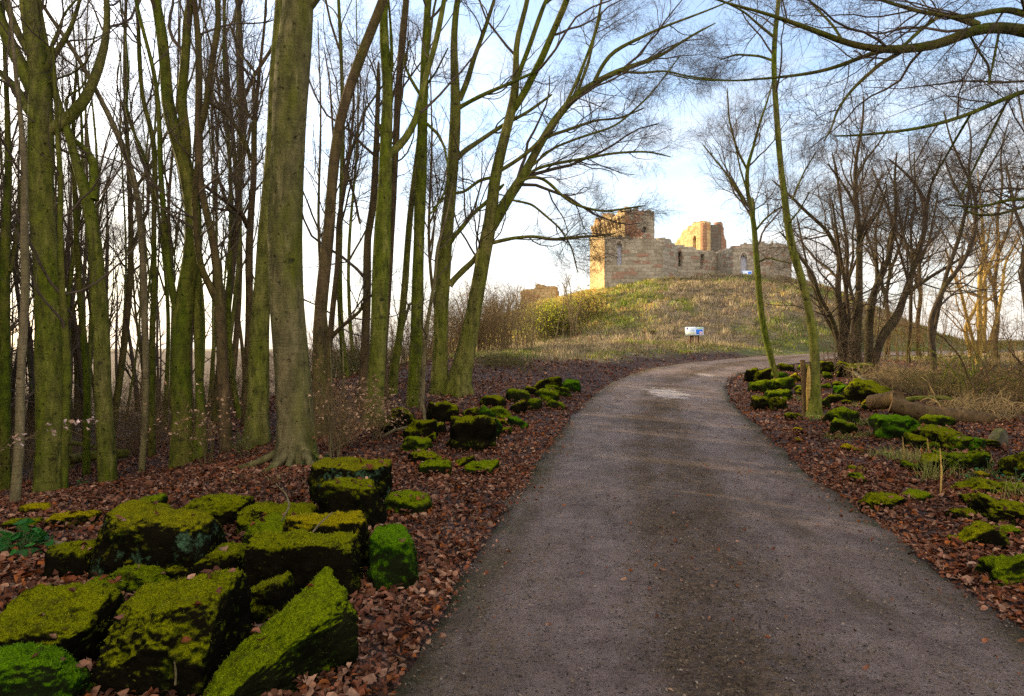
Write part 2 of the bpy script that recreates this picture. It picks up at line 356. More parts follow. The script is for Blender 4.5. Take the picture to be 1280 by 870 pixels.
# pair the two edges by progress between knots
def param_pairs():
    kL = [(-.75,-30),(-.75,0)]+[EL[2],EL[6],EL[9],EL[11],EL[13],EL[16],EL[18]]+EL[19:]
    L = smooth(resample(EL, 2000), 40); R = smooth(resample(ER, 2000), 40)
    # march: for each left point, the nearest right point, monotone
    Ls = L[::4][:500]; out = []; j = 0
    for p in Ls:
        d = np.linalg.norm(R[j:]-p, axis=1); k = j+int(np.argmin(d)); j = max(j, k); out.append(R[j])
    return Ls, smooth(np.array(out), 12)
PL, PR = param_pairs()
PC = (PL+PR)/2
def path_dist(x, y):
    """signed-ish distance outside the path (0 inside) and lateral coordinate"""
    x = np.asarray(x, float); y = np.asarray(y, float); sh = x.shape; q = np.stack([x.ravel(), y.ravel()], 1)
    out = np.empty(len(q)); lat = np.empty(len(q)); zz = np.empty(len(q))
    A = PL[::3]; B = PR[::3]
    for s in range(0, len(q), 20000):
        c = q[s:s+20000]; ab = B-A; L2 = np.sum(ab*ab, 1)
        t = np.einsum('nmk,mk->nm', c[:, None]-A[None], ab)/L2
        tc = np.clip(t, 0, 1); pr = A[None]+tc[..., None]*ab[None]; d = np.linalg.norm(c[:, None]-pr, axis=-1)
        i = np.argmin(d+np.abs(t-.5)*1e-3, 1); ii = np.arange(len(c)); out[s:s+20000] = np.maximum(np.abs(t[ii, i]-.5)-.5, 0)*np.sqrt(L2[i])+np.maximum(d[ii, i]-3.5, 0)*.0; lat[s:s+20000] = t[ii, i]*2-1
        zz[s:s+20000] = pr[ii, i, 1]
    return out.reshape(sh), lat.reshape(sh), zpath(zz).reshape(sh)
MX, MY = 18.8, 74.0
MP = np.array([(0,8.1),(9,8.0),(11.2,7.85),(15,7.1),(19,6.1),(23,4.5),(27,2.9),(31,1.8),(500,1.8)])
def mound(x, y):
    dx = x-MX; dy = y-MY
    r = np.sqrt((dx*np.where(dx > 0, np.where(dx > 12, .97+1.1*sstep(0, -14, dy), .97+1.1*sstep(0, -14, dy)*dx/12), .97))**2+(dy*np.where(dy < 0, .80, 1.0))**2)
    a = np.arctan2(dy, dx); r = r*(1+.02*np.sin(3*a+1)+.015*np.sin(7*a))
    return np.interp(r, MP[:, 0], MP[:, 1])-1.8, r
def base_h(x, y):
    x = np.asarray(x, float); y = np.asarray(y, float); sh = x.shape; q = np.stack([x.ravel(), y.ravel()], 1)
    qq = np.stack([np.clip(q[:, 0], -150, 150), np.clip(q[:, 1], -40, 150)], 1); z = np.empty(len(q))
    for s in range(0, len(q), 20000):
        c = qq[s:s+20000]; d = np.linalg.norm(c[:, None]-CTRL[None, :, :2], axis=-1)
        z[s:s+20000] = np.where(d > 0, d*d*np.log(np.maximum(d, 1e-9)), 0)@TW[:-3]+TW[-3]+c@TW[-2:]
    return np.clip(z, -2.6, 2.75).reshape(sh)
def ground(x, y, rough=True):
    x = np.atleast_1d(np.asarray(x, float)); y = np.atleast_1d(np.asarray(y, float))
    z = base_h(x, y); mo, r = mound(x, y); z = z+mo
    if rough:
        P = np.stack([x, y, 0*x], -1); am = np.clip((np.abs(y)-0)/40, .25, 1)
        z = z+.05*am*fbm(P*.8, 3, 5)+.018*fbm(P*3.1, 2, 9)+sstep(.2, 2, mo)*(.22*fbm(P*.45, 3, 31)+.1*fbm(P*1.6, 2, 32))
        # leaf drifts banked against the road edge are low; woodland floor is lumpy
        z = z+.10*sstep(-4, -9, x)*fbm(P*.5, 3, 3)
    d, lat, zp = path_dist(x, y)
    w = 1-sstep(.15, 1.6, d)
    z = z*(1-w)+(zp+.004+.02*sstep(0, .3, d))*w
    z = z-.05*(d <= 0.0001)
    return z
def gz(x, y): return float(ground(x, y)[0])
_GH = {}
def hit(px, py):
    """point of the ground seen at a picture position of the photograph"""
    k = (px, py)
    if k in _GH: return _GH[k]
    Y = np.geomspace(2.2, 110, 500); X = (px-CX)/F*Y; Z = CAMZ+(CY-py)/F*Y
    d = Z-ground(X, Y); i = np.where((d[:-1] > 0) & (d[1:] <= 0))[0]
    if len(i): i = i[0]; f = d[i]/(d[i]-d[i+1]); y = Y[i]*(1-f)+Y[i+1]*f
    else: y = Y[int(np.argmin(np.abs(d[:400])))]
    r = ((px-CX)/F*y, y, CAMZ+(CY-py)/F*y); _GH[k] = r; return r
def at(px, py, Y): return ((px-CX)/F*Y, Y, CAMZ+(CY-py)/F*Y)

# grass / leaf-litter zones
def grass_mask(x, y):
    yb = np.interp(x, [-40, -20, -9, -4, 0, 3, 6, 9, 12, 14, 16, 20, 30, 60], [500, 300, 44, 26, 22.8, 25.8, 29.5, 31.5, 32.5, 31, 28.5, 26.5, 24, 19])
    n = fbm(np.stack([x, y, 0*x], -1)*.7, 3, 21)
    return sstep(-1.2, 1.6, y-yb+2.0*n)
def green_mask(x, y):
    d, lat, _ = path_dist(x, y); n = fbm(np.stack([x, y, 0*x], -1)*.5, 4, 41)
    v = (1-sstep(.4, 3.2, (d+1.2*n)*.7))*sstep(22, 27, y)*(lat < 0)
    mo, r = mound(x, y)
    g2 = sstep(.18, .5, fbm(np.stack([x, y*.7, 0*x], -1)*.28, 4, 44)+.12+.30*sstep(26, 34, x)*sstep(.5, 2, mo))
    far = sstep(30, 46, x)*sstep(38, 44, y)+.9*np.exp(-((x-4.5)**2+((y-49)*.6)**2)/14)
    return np.clip(v+g2*.8+far*.5, 0, 1)
def sunlit_mask(x, y):  # golden sunlight painted on the mound's left shoulder, plus random yellow patches
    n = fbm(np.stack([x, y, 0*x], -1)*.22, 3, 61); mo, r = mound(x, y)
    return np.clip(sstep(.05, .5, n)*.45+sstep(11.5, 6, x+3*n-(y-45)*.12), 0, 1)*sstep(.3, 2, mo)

def grid_axis(lo, hi, fine_lo, fine_hi, fine, growth=1.09, cap=25):
    a = list(np.arange(fine_lo, fine_hi, fine)); s = fine
    while a[-1] < hi: s = min(s*growth, cap); a.append(a[-1]+s)
    s = fine; b = [fine_lo]
    while b[-1] > lo: s = min(s*growth, cap); b.append(b[-1]-s)
    return np.array(sorted(set(b[1:]+a)))
gx = grid_axis(-900, 900, -9, 14, .16, 1.035, 60); gy = grid_axis(-60, 1500, 2, 34, .2, 1.02, 60)
GX, GY = np.meshgrid(gx, gy); GZ = ground(GX, GY)
Vg = np.stack([GX, GY, GZ], -1).reshape(-1, 3)
ix = np.arange(GX.size).reshape(GX.shape)
Qg = np.stack([ix[:-1, :-1], ix[:-1, 1:], ix[1:, 1:], ix[1:, :-1]], -1).reshape(-1, 4)
zone = np.stack([grass_mask(GX, GY), green_mask(GX, GY), sunlit_mask(GX, GY)], -1).reshape(-1, 3)
m, t, b = new_mat('forest_floor'); g = N(t); P = g.geo()
zn = g.sep(g.attr('zone'))
wv = g.mix(.03, P, g.n('ShaderNodeTexNoise').outputs['Color'], 'ADD')
cell = g.vor(g.map(P, (1, 1, 1)), 17, 'F1', 'Color'); cd = g.vor(P, 17)
cs = g.sep(cell)[0]
lc = g.ramp(cs, [(0.0, (.030, .016, .010)), (.3, (.085, .040, .024)), (.6, (.17, .085, .055)), (.85, (.24, .13, .09)), (1.0, (.12, .045, .02))])
lc = g.mix(g.ramp(cd, [(.25, 0.0), (.6, .85)]), lc, (.018, .010, .007))
nb = g.noise(P, 1.1, 5, .6)
lc = g.mix(1.0, lc, g.ramp(nb, [(.3, .55), (.7, 1.2)]), 'MULTIPLY')
gn = g.noise(P, 2.2, 6, .65); gf = g.noise(P, 14, 5, .75)
tan = g.ramp(gn, [(.30, (.085, .062, .040)), (.5, (.16, .12, .072)), (.7, (.26, .20, .12))])
sun_gold = g.ramp(gn, [(.3, (.17, .10, .03)), (.7, (.34, .27, .07))])  # sunlight on the shoulder as ground colour
gr = g.ramp(gn, [(.3, (.040, .050, .006)), (.7, (.11, .13, .012))])
gc = g.mix(g.m('MULTIPLY', zn[2], .55), tan, sun_gold); gc = g.mix(g.m('MULTIPLY', zn[1], g.ramp(g.noise(P, .9, 5, .7), [(.35, .25), (.6, 1.0)])), gc, gr)
gc = g.mix(1.0, gc, g.ramp(gf, [(.28, .35), (.7, 1.5)]), 'MULTIPLY')
c = g.mix(zn[0], lc, gc)
t.links.new(c, b.inputs['Base Color'])
hh = g.m('ADD', g.m('MULTIPLY', cs, .6), g.m('MULTIPLY', gf, .8)); t.links.new(g.bump(hh, .8, .05), b.inputs['Normal'])
M['floor'] = m
g_o = link('ground', make_mesh('ground', Vg, [Qg], m, True, {'zone': zone})); tag(g_o, 'leaf strewn woodland ground rising into a grassy castle mound', 'ground', kind='structure')

# ------------------------------------------------------------------ road
nl = 29; u = np.linspace(0, 1, nl)
A = PL[:, None, :]*(1-u[None, :, None])+PR[:, None, :]*u[None, :, None]
s_al = np.r_[0, np.cumsum(np.linalg.norm(np.diff(PC, axis=0), axis=1))]
# subdivide along
NS = 1500
sa = np.linspace(0, s_al[-1], NS)
Axy = np.stack([np.stack([np.interp(sa, s_al, A[:, j, k]) for j in range(nl)], 1) for k in (0, 1)], -1)
zz = zpath(Axy[..., 1]); uu = np.broadcast_to(u[None], zz.shape)
Pq = np.concatenate([Axy, np.zeros(zz.shape+(1,))], -1)
jit = .11*fbm(Pq*2.0, 4, 77)
edge = (np.abs(uu-.5) > .49)
Axy = Axy+np.where(edge[..., None], 1, 0)*np.stack([jit*np.sign(uu-.5), 0*jit], -1)
zz = zz+.035+.03*(1-(2*uu-1)**2)+.012*fbm(Pq*1.1, 3, 78)-.012*np.exp(-((np.abs(2*uu-1)-.52)/.16)**2)
Vr = np.concatenate([Axy, zz[..., None]], -1)
low = Vr.copy(); low[..., 2] -= .18
Vr = np.concatenate([low[:, :1], Vr, low[:, -1:]], 1); nl2 = nl+2
ix = np.arange(NS*nl2).reshape(NS, nl2)
Qr = np.stack([ix[:-1, :-1], ix[:-1, 1:], ix[1:, 1:], ix[1:, :-1]], -1).reshape(-1, 4)
uvg = np.stack([np.broadcast_to(np.r_[0, u, 1][None], (NS, nl2)), np.broadcast_to(sa[:, None], (NS, nl2))], -1).reshape(-1, 2)
m, t, b = new_mat('worn_tarmac'); g = N(t); P = g.geo(); uv = g.sep(g.tc('UV'))
lat = g.m('ABSOLUTE', g.m('SUBTRACT', g.m('MULTIPLY', uv[0], 2.0), 1.0))
uvm = g.n('ShaderNodeCombineXYZ'); g.set(uvm.inputs[0], g.m('MULTIPLY', uv[0], 3.5)); g.set(uvm.inputs[1], uv[1])
n_l = g.noise(g.map(uvm.outputs[0], (1.6, .45, 1)), 1.0, 6, .62)
n_m = g.noise(P, 3.0, 6, .68); n_f = g.noise(P, 26, 6, .8); n_g = g.noise(P, 150, 4, .8)
grit = g.vor(P, 95, 'F1', 'Color'); gs = g.sep(grit)[0]
trk = g.ramp(lat, [(.0, 1.0), (.20, .85), (.38, .10), (.68, .0), (.85, .35), (1.0, .95)])
dirtf = g.m('ADD', g.m('MULTIPLY', trk, .42), g.m('MULTIPLY', g.m('SUBTRACT', n_l, .5), 2.0)); dirtf = g.m('ADD', dirtf, g.m('MULTIPLY', g.m('SUBTRACT', n_m, .5), .8))
dirtf = g.m('ADD', dirtf, g.m('MULTIPLY', g.m('SUBTRACT', n_m, .5), .9)); dirtf = g.m('ADD', dirtf, g.m('MULTIPLY', g.m('SUBTRACT', n_f, .5), 2.6))
df = g.ramp(dirtf, [(-.0, 0.0), (.60, 1.0)])
asph = g.ramp(n_m, [(.38, (.150, .102, .082)), (.62, (.27, .200, .168))])
dirt = g.ramp(n_f, [(.40, (.016, .009, .003)), (.5, (.085, .053, .024)), (.62, (.21, .140, .075))])
c = g.mix(g.m('MULTIPLY', df, .85), asph, dirt)
bl = g.ramp(g.noise(g.map(P, (1, 2.2, 1)), 11, 7, .85), [(.54, 0.0), (.62, .9)]); c = g.mix(g.m('MULTIPLY', bl, g.m('ADD', g.m('MULTIPLY', trk, .7), .3)), c, (.030, .022, .012))
c = g.mix(1.0, c, g.ramp(n_g, [(.34, .35), (.66, 1.7)]), 'MULTIPLY')
c = g.mix(g.ramp(gs, [(.955, 0.0), (.985, .5)]), c, (.26, .22, .18))
c = g.mix(g.ramp(gs, [(.03, .8), (.10, 0.0)]), c, (.02, .016, .012))
mossy = g.m('MULTIPLY', g.ramp(lat, [(.80, 0.0), (.98, 1.0)]), g.ramp(g.noise(P, 1.6, 5, .7), [(.4, 0.0), (.62, .75)]))
c = g.mix(mossy, c, (.055, .062, .018))
mud = g.ramp(g.noise(g.map(P, (1.5, .55, 1), loc=(4, 9, 0)), 1.0, 7, .72), [(.50, 0.0), (.60, .65)])
c = g.mix(g.m('MULTIPLY', mud, g.ramp(n_f, [(.35, 1.0), (.6, .25)])), c, (.045, .030, .016))
# pale patches in the road by the bend
dv = g.n('ShaderNodeVectorMath'); dv.operation = 'DISTANCE'; px_, py_, pz_ = hit(833, 497)
g.set(dv.inputs[0], g.map(P, (1, .42, 0), loc=(0, 0, 0))); dv.inputs[1].default_value = (px_, py_*.42, 0)
pale_patch = g.ramp(g.m('ADD', dv.outputs['Value'], g.m('MULTIPLY', g.m('SUBTRACT', n_m, .5), 1.5)), [(.35, .75), (.55, 0.0)])
dv2 = g.n('ShaderNodeVectorMath'); dv2.operation = 'DISTANCE'; qx, qy, qz = hit(881, 472)
g.set(dv2.inputs[0], g.map(P, (1, .6, 0))); dv2.inputs[1].default_value = (qx, qy*.6, 0)
pale_patch2 = g.ramp(g.m('ADD', dv2.outputs['Value'], g.m('MULTIPLY', g.m('SUBTRACT', n_m, .5), .6)), [(.12, .5), (.35, 0.0)])
pale_patch = g.m('MAXIMUM', pale_patch, pale_patch2)
c = g.mix(pale_patch, c, (.50, .43, .38))
t.links.new(c, b.inputs['Base Color'])
rr = g.m('ADD', g.m('MULTIPLY', df, .28), .50); t.links.new(rr, b.inputs['Roughness']); b.inputs['Specular IOR Level'].default_value = .06
hb = g.m('ADD', g.m('MULTIPLY', n_f, .9), g.m('MULTIPLY', gs, .35)); hb = g.m('ADD', hb, g.m('MULTIPLY', n_g, .5)); t.links.new(g.bump(hb, .9, .035), b.inputs['Normal'])
M['road'] = m
r_o = link('path', make_mesh('path', Vr.reshape(-1, 3), [Qr], m, True, None, uvg[Qr.ravel()])); tag(r_o, 'worn grey tarmac track with a muddy crown curving towards the mound', 'path', kind='structure')

# ------------------------------------------------------------------ leaf litter
def leaf_batch(rng, x, y, z, size, col, tiltmax=.75):
    n = len(x)
    T = np.array([(0, 0, 0), (-.26, .3, .10), (0, .36, 0), (.26, .3, .10), (-.24, .68, .10), (0, .72, .03), (.24, .68, .10), (0, 1.0, .02)])
    T[:, 1] -= .5
    V = np.repeat(T[None], n, 0)*size[:, None, None]
    V[..., 0] *= rng.uniform(.7, 1.45, (n, 1))
    curl = rng.normal(.6, 1.3, (n, 1)); V[..., 2] *= curl*1.4
    V[..., 2] += (rng.normal(0, 1, (n, 1))*.9)*V[..., 1]**2/size[:, None]
    V[..., 0] += (rng.normal(0, 1, (n, 1))*.6)*V[..., 1]**2/size[:, None]
    V[:, [1, 3, 4, 6], :2] *= rng.uniform(.7, 1.3, (n, 4, 1))
    a = rng.uniform(0, 2*math.pi, n); tx = rng.normal(0, tiltmax*.55, n); ty = rng.normal(0, tiltmax*.55, n)
    # rotate x, y, z
    c, s = np.cos(tx)[:, None], np.sin(tx)[:, None]; Y = V[..., 1]*c-V[..., 2]*s; Z = V[..., 1]*s+V[..., 2]*c; X = V[..., 0]
    c, s = np.cos(ty)[:, None], np.sin(ty)[:, None]; X, Z = X*c+Z*s, -X*s+Z*c
    c, s = np.cos(a)[:, None], np.sin(a)[:, None]; X, Y = X*c-Y*s, X*s+Y*c
    V = np.stack([X+x[:, None], Y+y[:, None], Z+z[:, None]], -1)
    base = (np.arange(n)*8)[:, None]
    tri = np.concatenate([base+np.array([[0, 2, 1]]), base+np.array([[0, 3, 2]]), base+np.array([[4, 5, 7]]), base+np.array([[5, 6, 7]])])
    qd = np.concatenate([base+np.array([[1, 2, 5, 4]]), base+np.array([[2, 3, 6, 5]])])
    return V.reshape(-1, 3), tri, qd, np.repeat(col, 8, 0)
LEAFC = np.array([(.15,.072,.045),(.22,.125,.09),(.11,.046,.028),(.26,.165,.125),(.17,.060,.030),(.07,.030,.018),(.20,.10,.070),(.29,.195,.15),(.21,.075,.022),(.13,.062,.045)])*np.array([.84, .70, .54])
rng = np.random.default_rng(4)
def scatter_leaves(rng):
    X = []; Y = []
    for (x0, x1, y0, y1, n) in [(-5.2, 4.8, 2.2, 5.5, 42000), (-7.5, 8, 5.5, 9, 42000), (-9.5, 11.5, 9, 13, 34000), (-11, 15, 13, 18, 28000), (-12, 20, 18, 25, 22000), (-9, 22, 25, 33, 8000)]:
        X.append(rng.uniform(x0, x1, n)); Y.append(rng.uniform(y0, y1, n))
    X = np.concatenate(X); Y = np.concatenate(Y)
    d, lat, zp = path_dist(X, Y); gm = grass_mask(X, Y)
    keep = (d > .02) & (rng.random(len(X)) > gm*.93)
    # a few leaves stray on to the tarmac, more at its edges
    ed = np.abs(lat); pk = np.where(ed > .965, .95, np.where(ed > .92, .30, np.where(ed > .80, .06, .014)))*np.clip(1+2.2*fbm(np.stack([X, Y, 0*X], -1)*1.3, 3, 7), .15, 3)
    keep |= (d <= .02) & (rng.random(len(X)) < pk)
    X = X[keep]; Y = Y[keep]; d = d[keep]
    Z = ground(X, Y); on = d <= .02
    Z = np.where(on, zpath(Y)+.075, Z+rng.uniform(.005, .035, len(X)))
    sz = (.028+.06*rng.random(len(X))**1.5)*np.interp(Y, [3, 12, 25], [.9, 1.0, 1.35])*np.where(on, .6, 1)
    ci = rng.integers(0, len(LEAFC), len(X)); col = LEAFC[ci]*rng.uniform(.55, 1.3, (len(X), 1))
    patch = fbm(np.stack([X, Y, 0*X], -1)*.9, 3, 91)[:, None]
    col = col*(1+.45*patch)
    return leaf_batch(rng, X, Y, Z, sz, col)
V, tri, qd, col = scatter_leaves(rng)
tag(link('leaf_litter', make_mesh('leaf_litter', V, [tri, qd], M['leaf'], False, {'tint': col})), 'carpet of fallen brown beech leaves along both sides of the track', 'leaves', kind='stuff')
# debris on the tarmac: crumbs, twig bits
n = 60000
X = rng.uniform(-1, 6, n); Y = 2.4+14*rng.random(n)**1.3; d, lat, zp = path_dist(X, Y)
k = (d <= 0) & (rng.random(n) < np.interp(np.abs(lat), [0, .2, .4, .7, .9, 1], [.9, .8, .35, .25, .6, 1.0])); X = X[k]; Y = Y[k]; lat = lat[k]
Z = zpath(Y)+.035+.03*(1-lat**2)+.006
col = np.array([(.05,.035,.022),(.10,.07,.045),(.028,.02,.013),(.18,.14,.10)])[rng.integers(0, 4, len(X))]
V, tri, qd, col = leaf_batch(rng, X, Y, Z, rng.uniform(.005, .022, len(X)), col, .5)
tag(link('road_grit', make_mesh('road_grit', V, [tri, qd], M['leaf'], False, {'tint': col})), 'crumbs of leaf and grit littering the muddy crown of the track', 'debris', kind='stuff')

# ------------------------------------------------------------------ grass blades on mound and verges
def blades(rng, X, Y, h, col, per=6, spread=.10, wid=.012, lean=.5):
    n = len(X); X = np.repeat(X, per)+rng.normal(0, spread, n*per); Y = np.repeat(Y, per)+rng.normal(0, spread, n*per)
    h = np.repeat(h, per)*rng.uniform(.5, 1.2, n*per); col = np.repeat(col, per, 0)*rng.uniform(.55, 1.4, (n*per, 1))
    Z = ground(X, Y)-.02; a = rng.uniform(0, 2*math.pi, n*per); le = np.abs(rng.normal(0, lean, n*per))*h; b = rng.uniform(0, 2*math.pi, n*per)
    w = np.repeat(np.broadcast_to(wid, (n,)), per)
    dx, dy = np.cos(a)*w, np.sin(a)*w; lx, ly = np.cos(b)*le, np.sin(b)*le
    V = np.stack([np.stack([X-dx, Y-dy, Z], -1), np.stack([X+dx, Y+dy, Z], -1),
                  np.stack([X+dx*.7+lx*.4, Y+dy*.7+ly*.4, Z+h*.6], -1), np.stack([X-dx*.7+lx*.4, Y-dy*.7+ly*.4, Z+h*.6], -1),
                  np.stack([X+lx, Y+ly, Z+h*.95], -1)], 1)
    base = (np.arange(len(X))*5)[:, None]
    return V.reshape(-1, 3), base+np.array([[3, 2, 4]]), base+np.array([[0, 1, 2, 3]]), np.repeat(col, 5, 0)
def grass_object():
    rng = np.random.default_rng(8); n = 90000
    X = rng.uniform(-12, 62, n); Y = 21+52*rng.random(n)**1.15
    k = (np.abs(X/Y-.0)*F < 700) & (X/Y > -.22); X = X[k]; Y = Y[k]
    gm = grass_mask(X, Y); d, lat, _ = path_dist(X, Y); mo, r = mound(X, Y)
    k = (rng.random(len(X)) < gm) & (d > .05) & ~((r < 9.5) & (Y > 64)); X = X[k]; Y = Y[k]
    gr = green_mask(X, Y); wm = sunlit_mask(X, Y); dd = path_dist(X, Y)[0]
    tan = np.array([(.24,.175,.105),(.17,.12,.07),(.34,.265,.16),(.11,.08,.045),(.15,.14,.05)])[rng.integers(0, 5, len(X))]
    wr = np.array([(.46,.34,.08),(.46,.25,.07),(.44,.36,.10),(.30,.38,.05)])[rng.integers(0, 4, len(X))]  # blade colours carrying the painted sunlight
    gc = np.array([(.075,.105,.008),(.12,.15,.012),(.17,.18,.02)])[rng.integers(0, 3, len(X))]
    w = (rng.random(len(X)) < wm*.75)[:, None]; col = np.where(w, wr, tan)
    gg = (rng.random(len(X)) < gr*.75)[:, None]; col = np.where(gg, gc, col)
    patch = (.6*fbm(np.stack([X, Y, 0*X], -1)*.6, 3, 52)+.9*fbm(np.stack([X, Y*.8, 0*X], -1)*1.9, 3, 53))[:, None]; col = col*np.clip(1.1+1.0*patch, .3, 2)
    short = (1-sstep(.5, 3.0, dd))*(Y > 22)
    h = rng.uniform(.10, .30, len(X))*(1-.72*short)*np.clip(1+.9*patch[:, 0], .3, 2)*np.interp(Y, [20, 30, 60], [.6, .9, 1.2])
    V, tri, qd, col = blades(rng, X, Y, h, col, 7, .16, np.interp(Y, [20, 60], [.008, .022]), .55)
    tag(link('grass', make_mesh('grass', V, [tri, qd], M['blade'], False, {'tint': col})), 'rough tan and green winter grass covering the castle mound and verges', 'grass', kind='stuff')
grass_object()

# ------------------------------------------------------------------ castle ruin on the mound
def zat(py, Y): return CAMZ+(CY-py)/F*Y
def wall_mesh(name, p0, p1, thick, zb, top, mats, openings=(), second=None, ds=.14, rag=.16, seed=1):
    p0 = np.array(p0, float); p1 = np.array(p1, float); L = np.linalg.norm(p1-p0); d = (p1-p0)/L; inn = np.array([-d[1], d[0]])
    n = max(2, int(round(L/ds))); s = np.linspace(0, L, n+1); tops = np.array(top, float)
    zmax = tops[:, 1].max()+.5; mz = int((zmax-zb)/ds)+1; z = zb+np.arange(mz+1)*ds
    sc = (s[:-1]+s[1:])/2; zc = (z[:-1]+z[1:])/2; S, Z = np.meshgrid(sc, zc, indexing='ij')
    blk = np.floor(S/.42); tp = np.interp(S/L, tops[:, 0], tops[:, 1])+rag*fbm(np.stack([blk*1.37, 0*S+seed, 0*S], -1), 2, seed)*1.6+rag*.6*fbm(np.stack([S*5, 0*S, 0*S+seed], -1), 2, seed+5)
    keep = Z < tp
    for (c, a, b_, w) in openings:
        hw = np.where(Z > b_-w*.9, w/2*np.sqrt(np.clip(1-((Z-(b_-w*.9))/(w*.9))**2, 0, 1)), w/2)
        keep &= ~((np.abs(S-c) < hw) & (Z > a) & (Z < b_))
    SS, ZZ = np.meshgrid(s, z, indexing='ij')
    J = np.stack([fbm(np.stack([SS*3, ZZ*3, 0*SS+k*9+seed], -1), 2, seed+k) for k in range(3)], -1)
    V = []
    for depth, sg in ((0, 1), (thick, -1)):
        off = depth+sg*(-.05*J[..., 2]-.02)
        q = p0[None, None]+SS[..., None]*d+inn*off[..., None]
        V.append(np.concatenate([q+d*.03*J[..., :1], (ZZ+.03*J[..., 1])[..., None]], -1))
    nv = (n+1)*(mz+1); V = np.concatenate([v.reshape(-1, 3) for v in V]); idx = np.arange(nv).reshape(n+1, mz+1)
    U = np.stack([SS, ZZ], -1).reshape(-1, 2); U = np.concatenate([U, U+[.37, 0]])
    i, j = np.where(keep); a = idx[i, j]; b_ = idx[i+1, j]; c = idx[i+1, j+1]; e = idx[i, j+1]
    F1 = np.stack([a, b_, c, e], -1); F2 = np.stack([a, e, c, b_], -1)+nv
    K = np.pad(keep, 1); sides = []; us = []
    for di, dj, (v0, v1) in ((-1, 0, (e, a)), (1, 0, (b_, c)), (0, -1, (a, b_)), (0, 1, (c, e))):
        ex = ~K[i+1+di, j+1+dj]
        f = np.stack([v0[ex], v1[ex], v1[ex]+nv, v0[ex]+nv], -1); f = f[:, ::-1]; sides.append(f)
        u0 = U[v0[ex]]; u1 = U[v1[ex]]
        if di: us.append(np.stack([u0+[thick, 0], u1+[thick, 0], u1, u0], 1))
        else: us.append(np.stack([u0+[0, thick], u1+[0, thick], u1, u0], 1))
    Sd = np.concatenate(sides); Us = np.concatenate(us)
    Q = np.concatenate([F1, F2, Sd]); uv = np.concatenate([U[F1], U[F2], Us]).reshape(-1, 2)
    mi = np.zeros(len(Q), int)
    if second is not None:
        cen = V[Q].mean(1); ss = (cen[:, :2]-p0)@d
        mi = second(ss, cen[:, 2]).astype(int)
    return make_mesh(name, V, [Q], mats, False, None, uv, mi)
def local(me, loc):
    co = np.empty(len(me.vertices)*3, np.float32); me.vertices.foreach_get('co', co); co = co.reshape(-1, 3)-np.array(loc, np.float32)
    me.vertices.foreach_set('co', co.ravel()); me.update(); return me
CL = (17.0, 66.0, 7.8)
castle = empty('ruined_castle', CL, 'roofless pale stone castle ruin with broken towers on the mound top', 'castle')
def cpart(name, me, parent=castle, label=None):
    o = link(name, local(me, CL), parent)
    if label: o['label'] = label
    return o
def cwall(name, *a, parent=castle, label=None, **k): return cpart(name, wall_mesh(name, *a, **k), parent, label)
ST = [M['stone']]; SGD = [M['stone_sunlit']]; SR = [M['stone_red']]; SDK = [M['stone_shaded']]; mixw = [M['stone'], M['stone_red'], M['stone_shaded']]
# near tower
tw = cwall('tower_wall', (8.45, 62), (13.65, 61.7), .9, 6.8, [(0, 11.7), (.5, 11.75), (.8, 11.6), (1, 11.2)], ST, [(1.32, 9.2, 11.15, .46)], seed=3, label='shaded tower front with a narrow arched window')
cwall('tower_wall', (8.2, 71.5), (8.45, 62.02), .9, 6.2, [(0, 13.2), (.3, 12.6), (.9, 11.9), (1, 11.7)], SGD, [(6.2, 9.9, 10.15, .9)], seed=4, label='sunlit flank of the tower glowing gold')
cwall('tower_wall', (13.66, 61.7), (15.75, 64.6), .9, 6.8, [(0, 11.6), (.4, 11.6), (1, 11.1)], ST, seed=5)
cwall('tower_wall', (15.76, 64.6), (16.0, 68.5), .9, 6.8, [(0, 11.1), (1, 11.4)], ST, seed=6)
# upper parapet with corbels, and turret
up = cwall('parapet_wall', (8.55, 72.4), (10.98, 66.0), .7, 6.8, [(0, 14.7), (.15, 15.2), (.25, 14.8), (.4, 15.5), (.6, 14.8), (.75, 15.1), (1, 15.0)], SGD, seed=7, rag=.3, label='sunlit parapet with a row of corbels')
dirv = np.array([10.98-8.55, 66.0-72.4]); dirv = dirv/np.linalg.norm(dirv); nrm = np.array([dirv[1], -dirv[0]])
for k in range(10):
    p = np.array([8.55, 72.4])+dirv*(.35+k*.69)+nrm*.17
    mb = MB(); h = 1.15 if k % 3 else .8
    zt = 14.55-(.25 if k in (4, 5) else 0)
    for q in range(3): mb.box((p[0]-nrm[0]*.06*q, p[1]-nrm[1]*.06*q, zt-.18-q*h/3), (.36-.07*q, .26, h/3-.01), math.atan2(nrm[1], nrm[0]))
    cpart('corbel', mb.mesh('corbel', M['stone_sunlit'], False), up)
redf = lambda s, z: np.where((z < 14.9-s*1.25+.2*np.sin(s*9)) & (z > 12.2) & (s < 1.75), 1, 0)
cwall('turret_wall', (11.0, 65.98), (13.85, 66.3), .8, 6.8, [(0, 15.0), (.3, 15.1), (.75, 15.0), (1, 14.9)], mixw, [(1.98, 12.8, 13.45, .75)], second=redf, seed=8, rag=.12, label='broken turret face with a patch of red masonry and a dark hole')
cwall('turret_wall', (13.86, 66.3), (14.1, 70), .8, 6.8, [(0, 14.9), (1, 14.7)], ST, seed=9)
cwall('turret_wall', (14.1, 70.5), (9.6, 72.6), .8, 6.8, [(0, 14.2), (1, 14.6)], ST, seed=10)
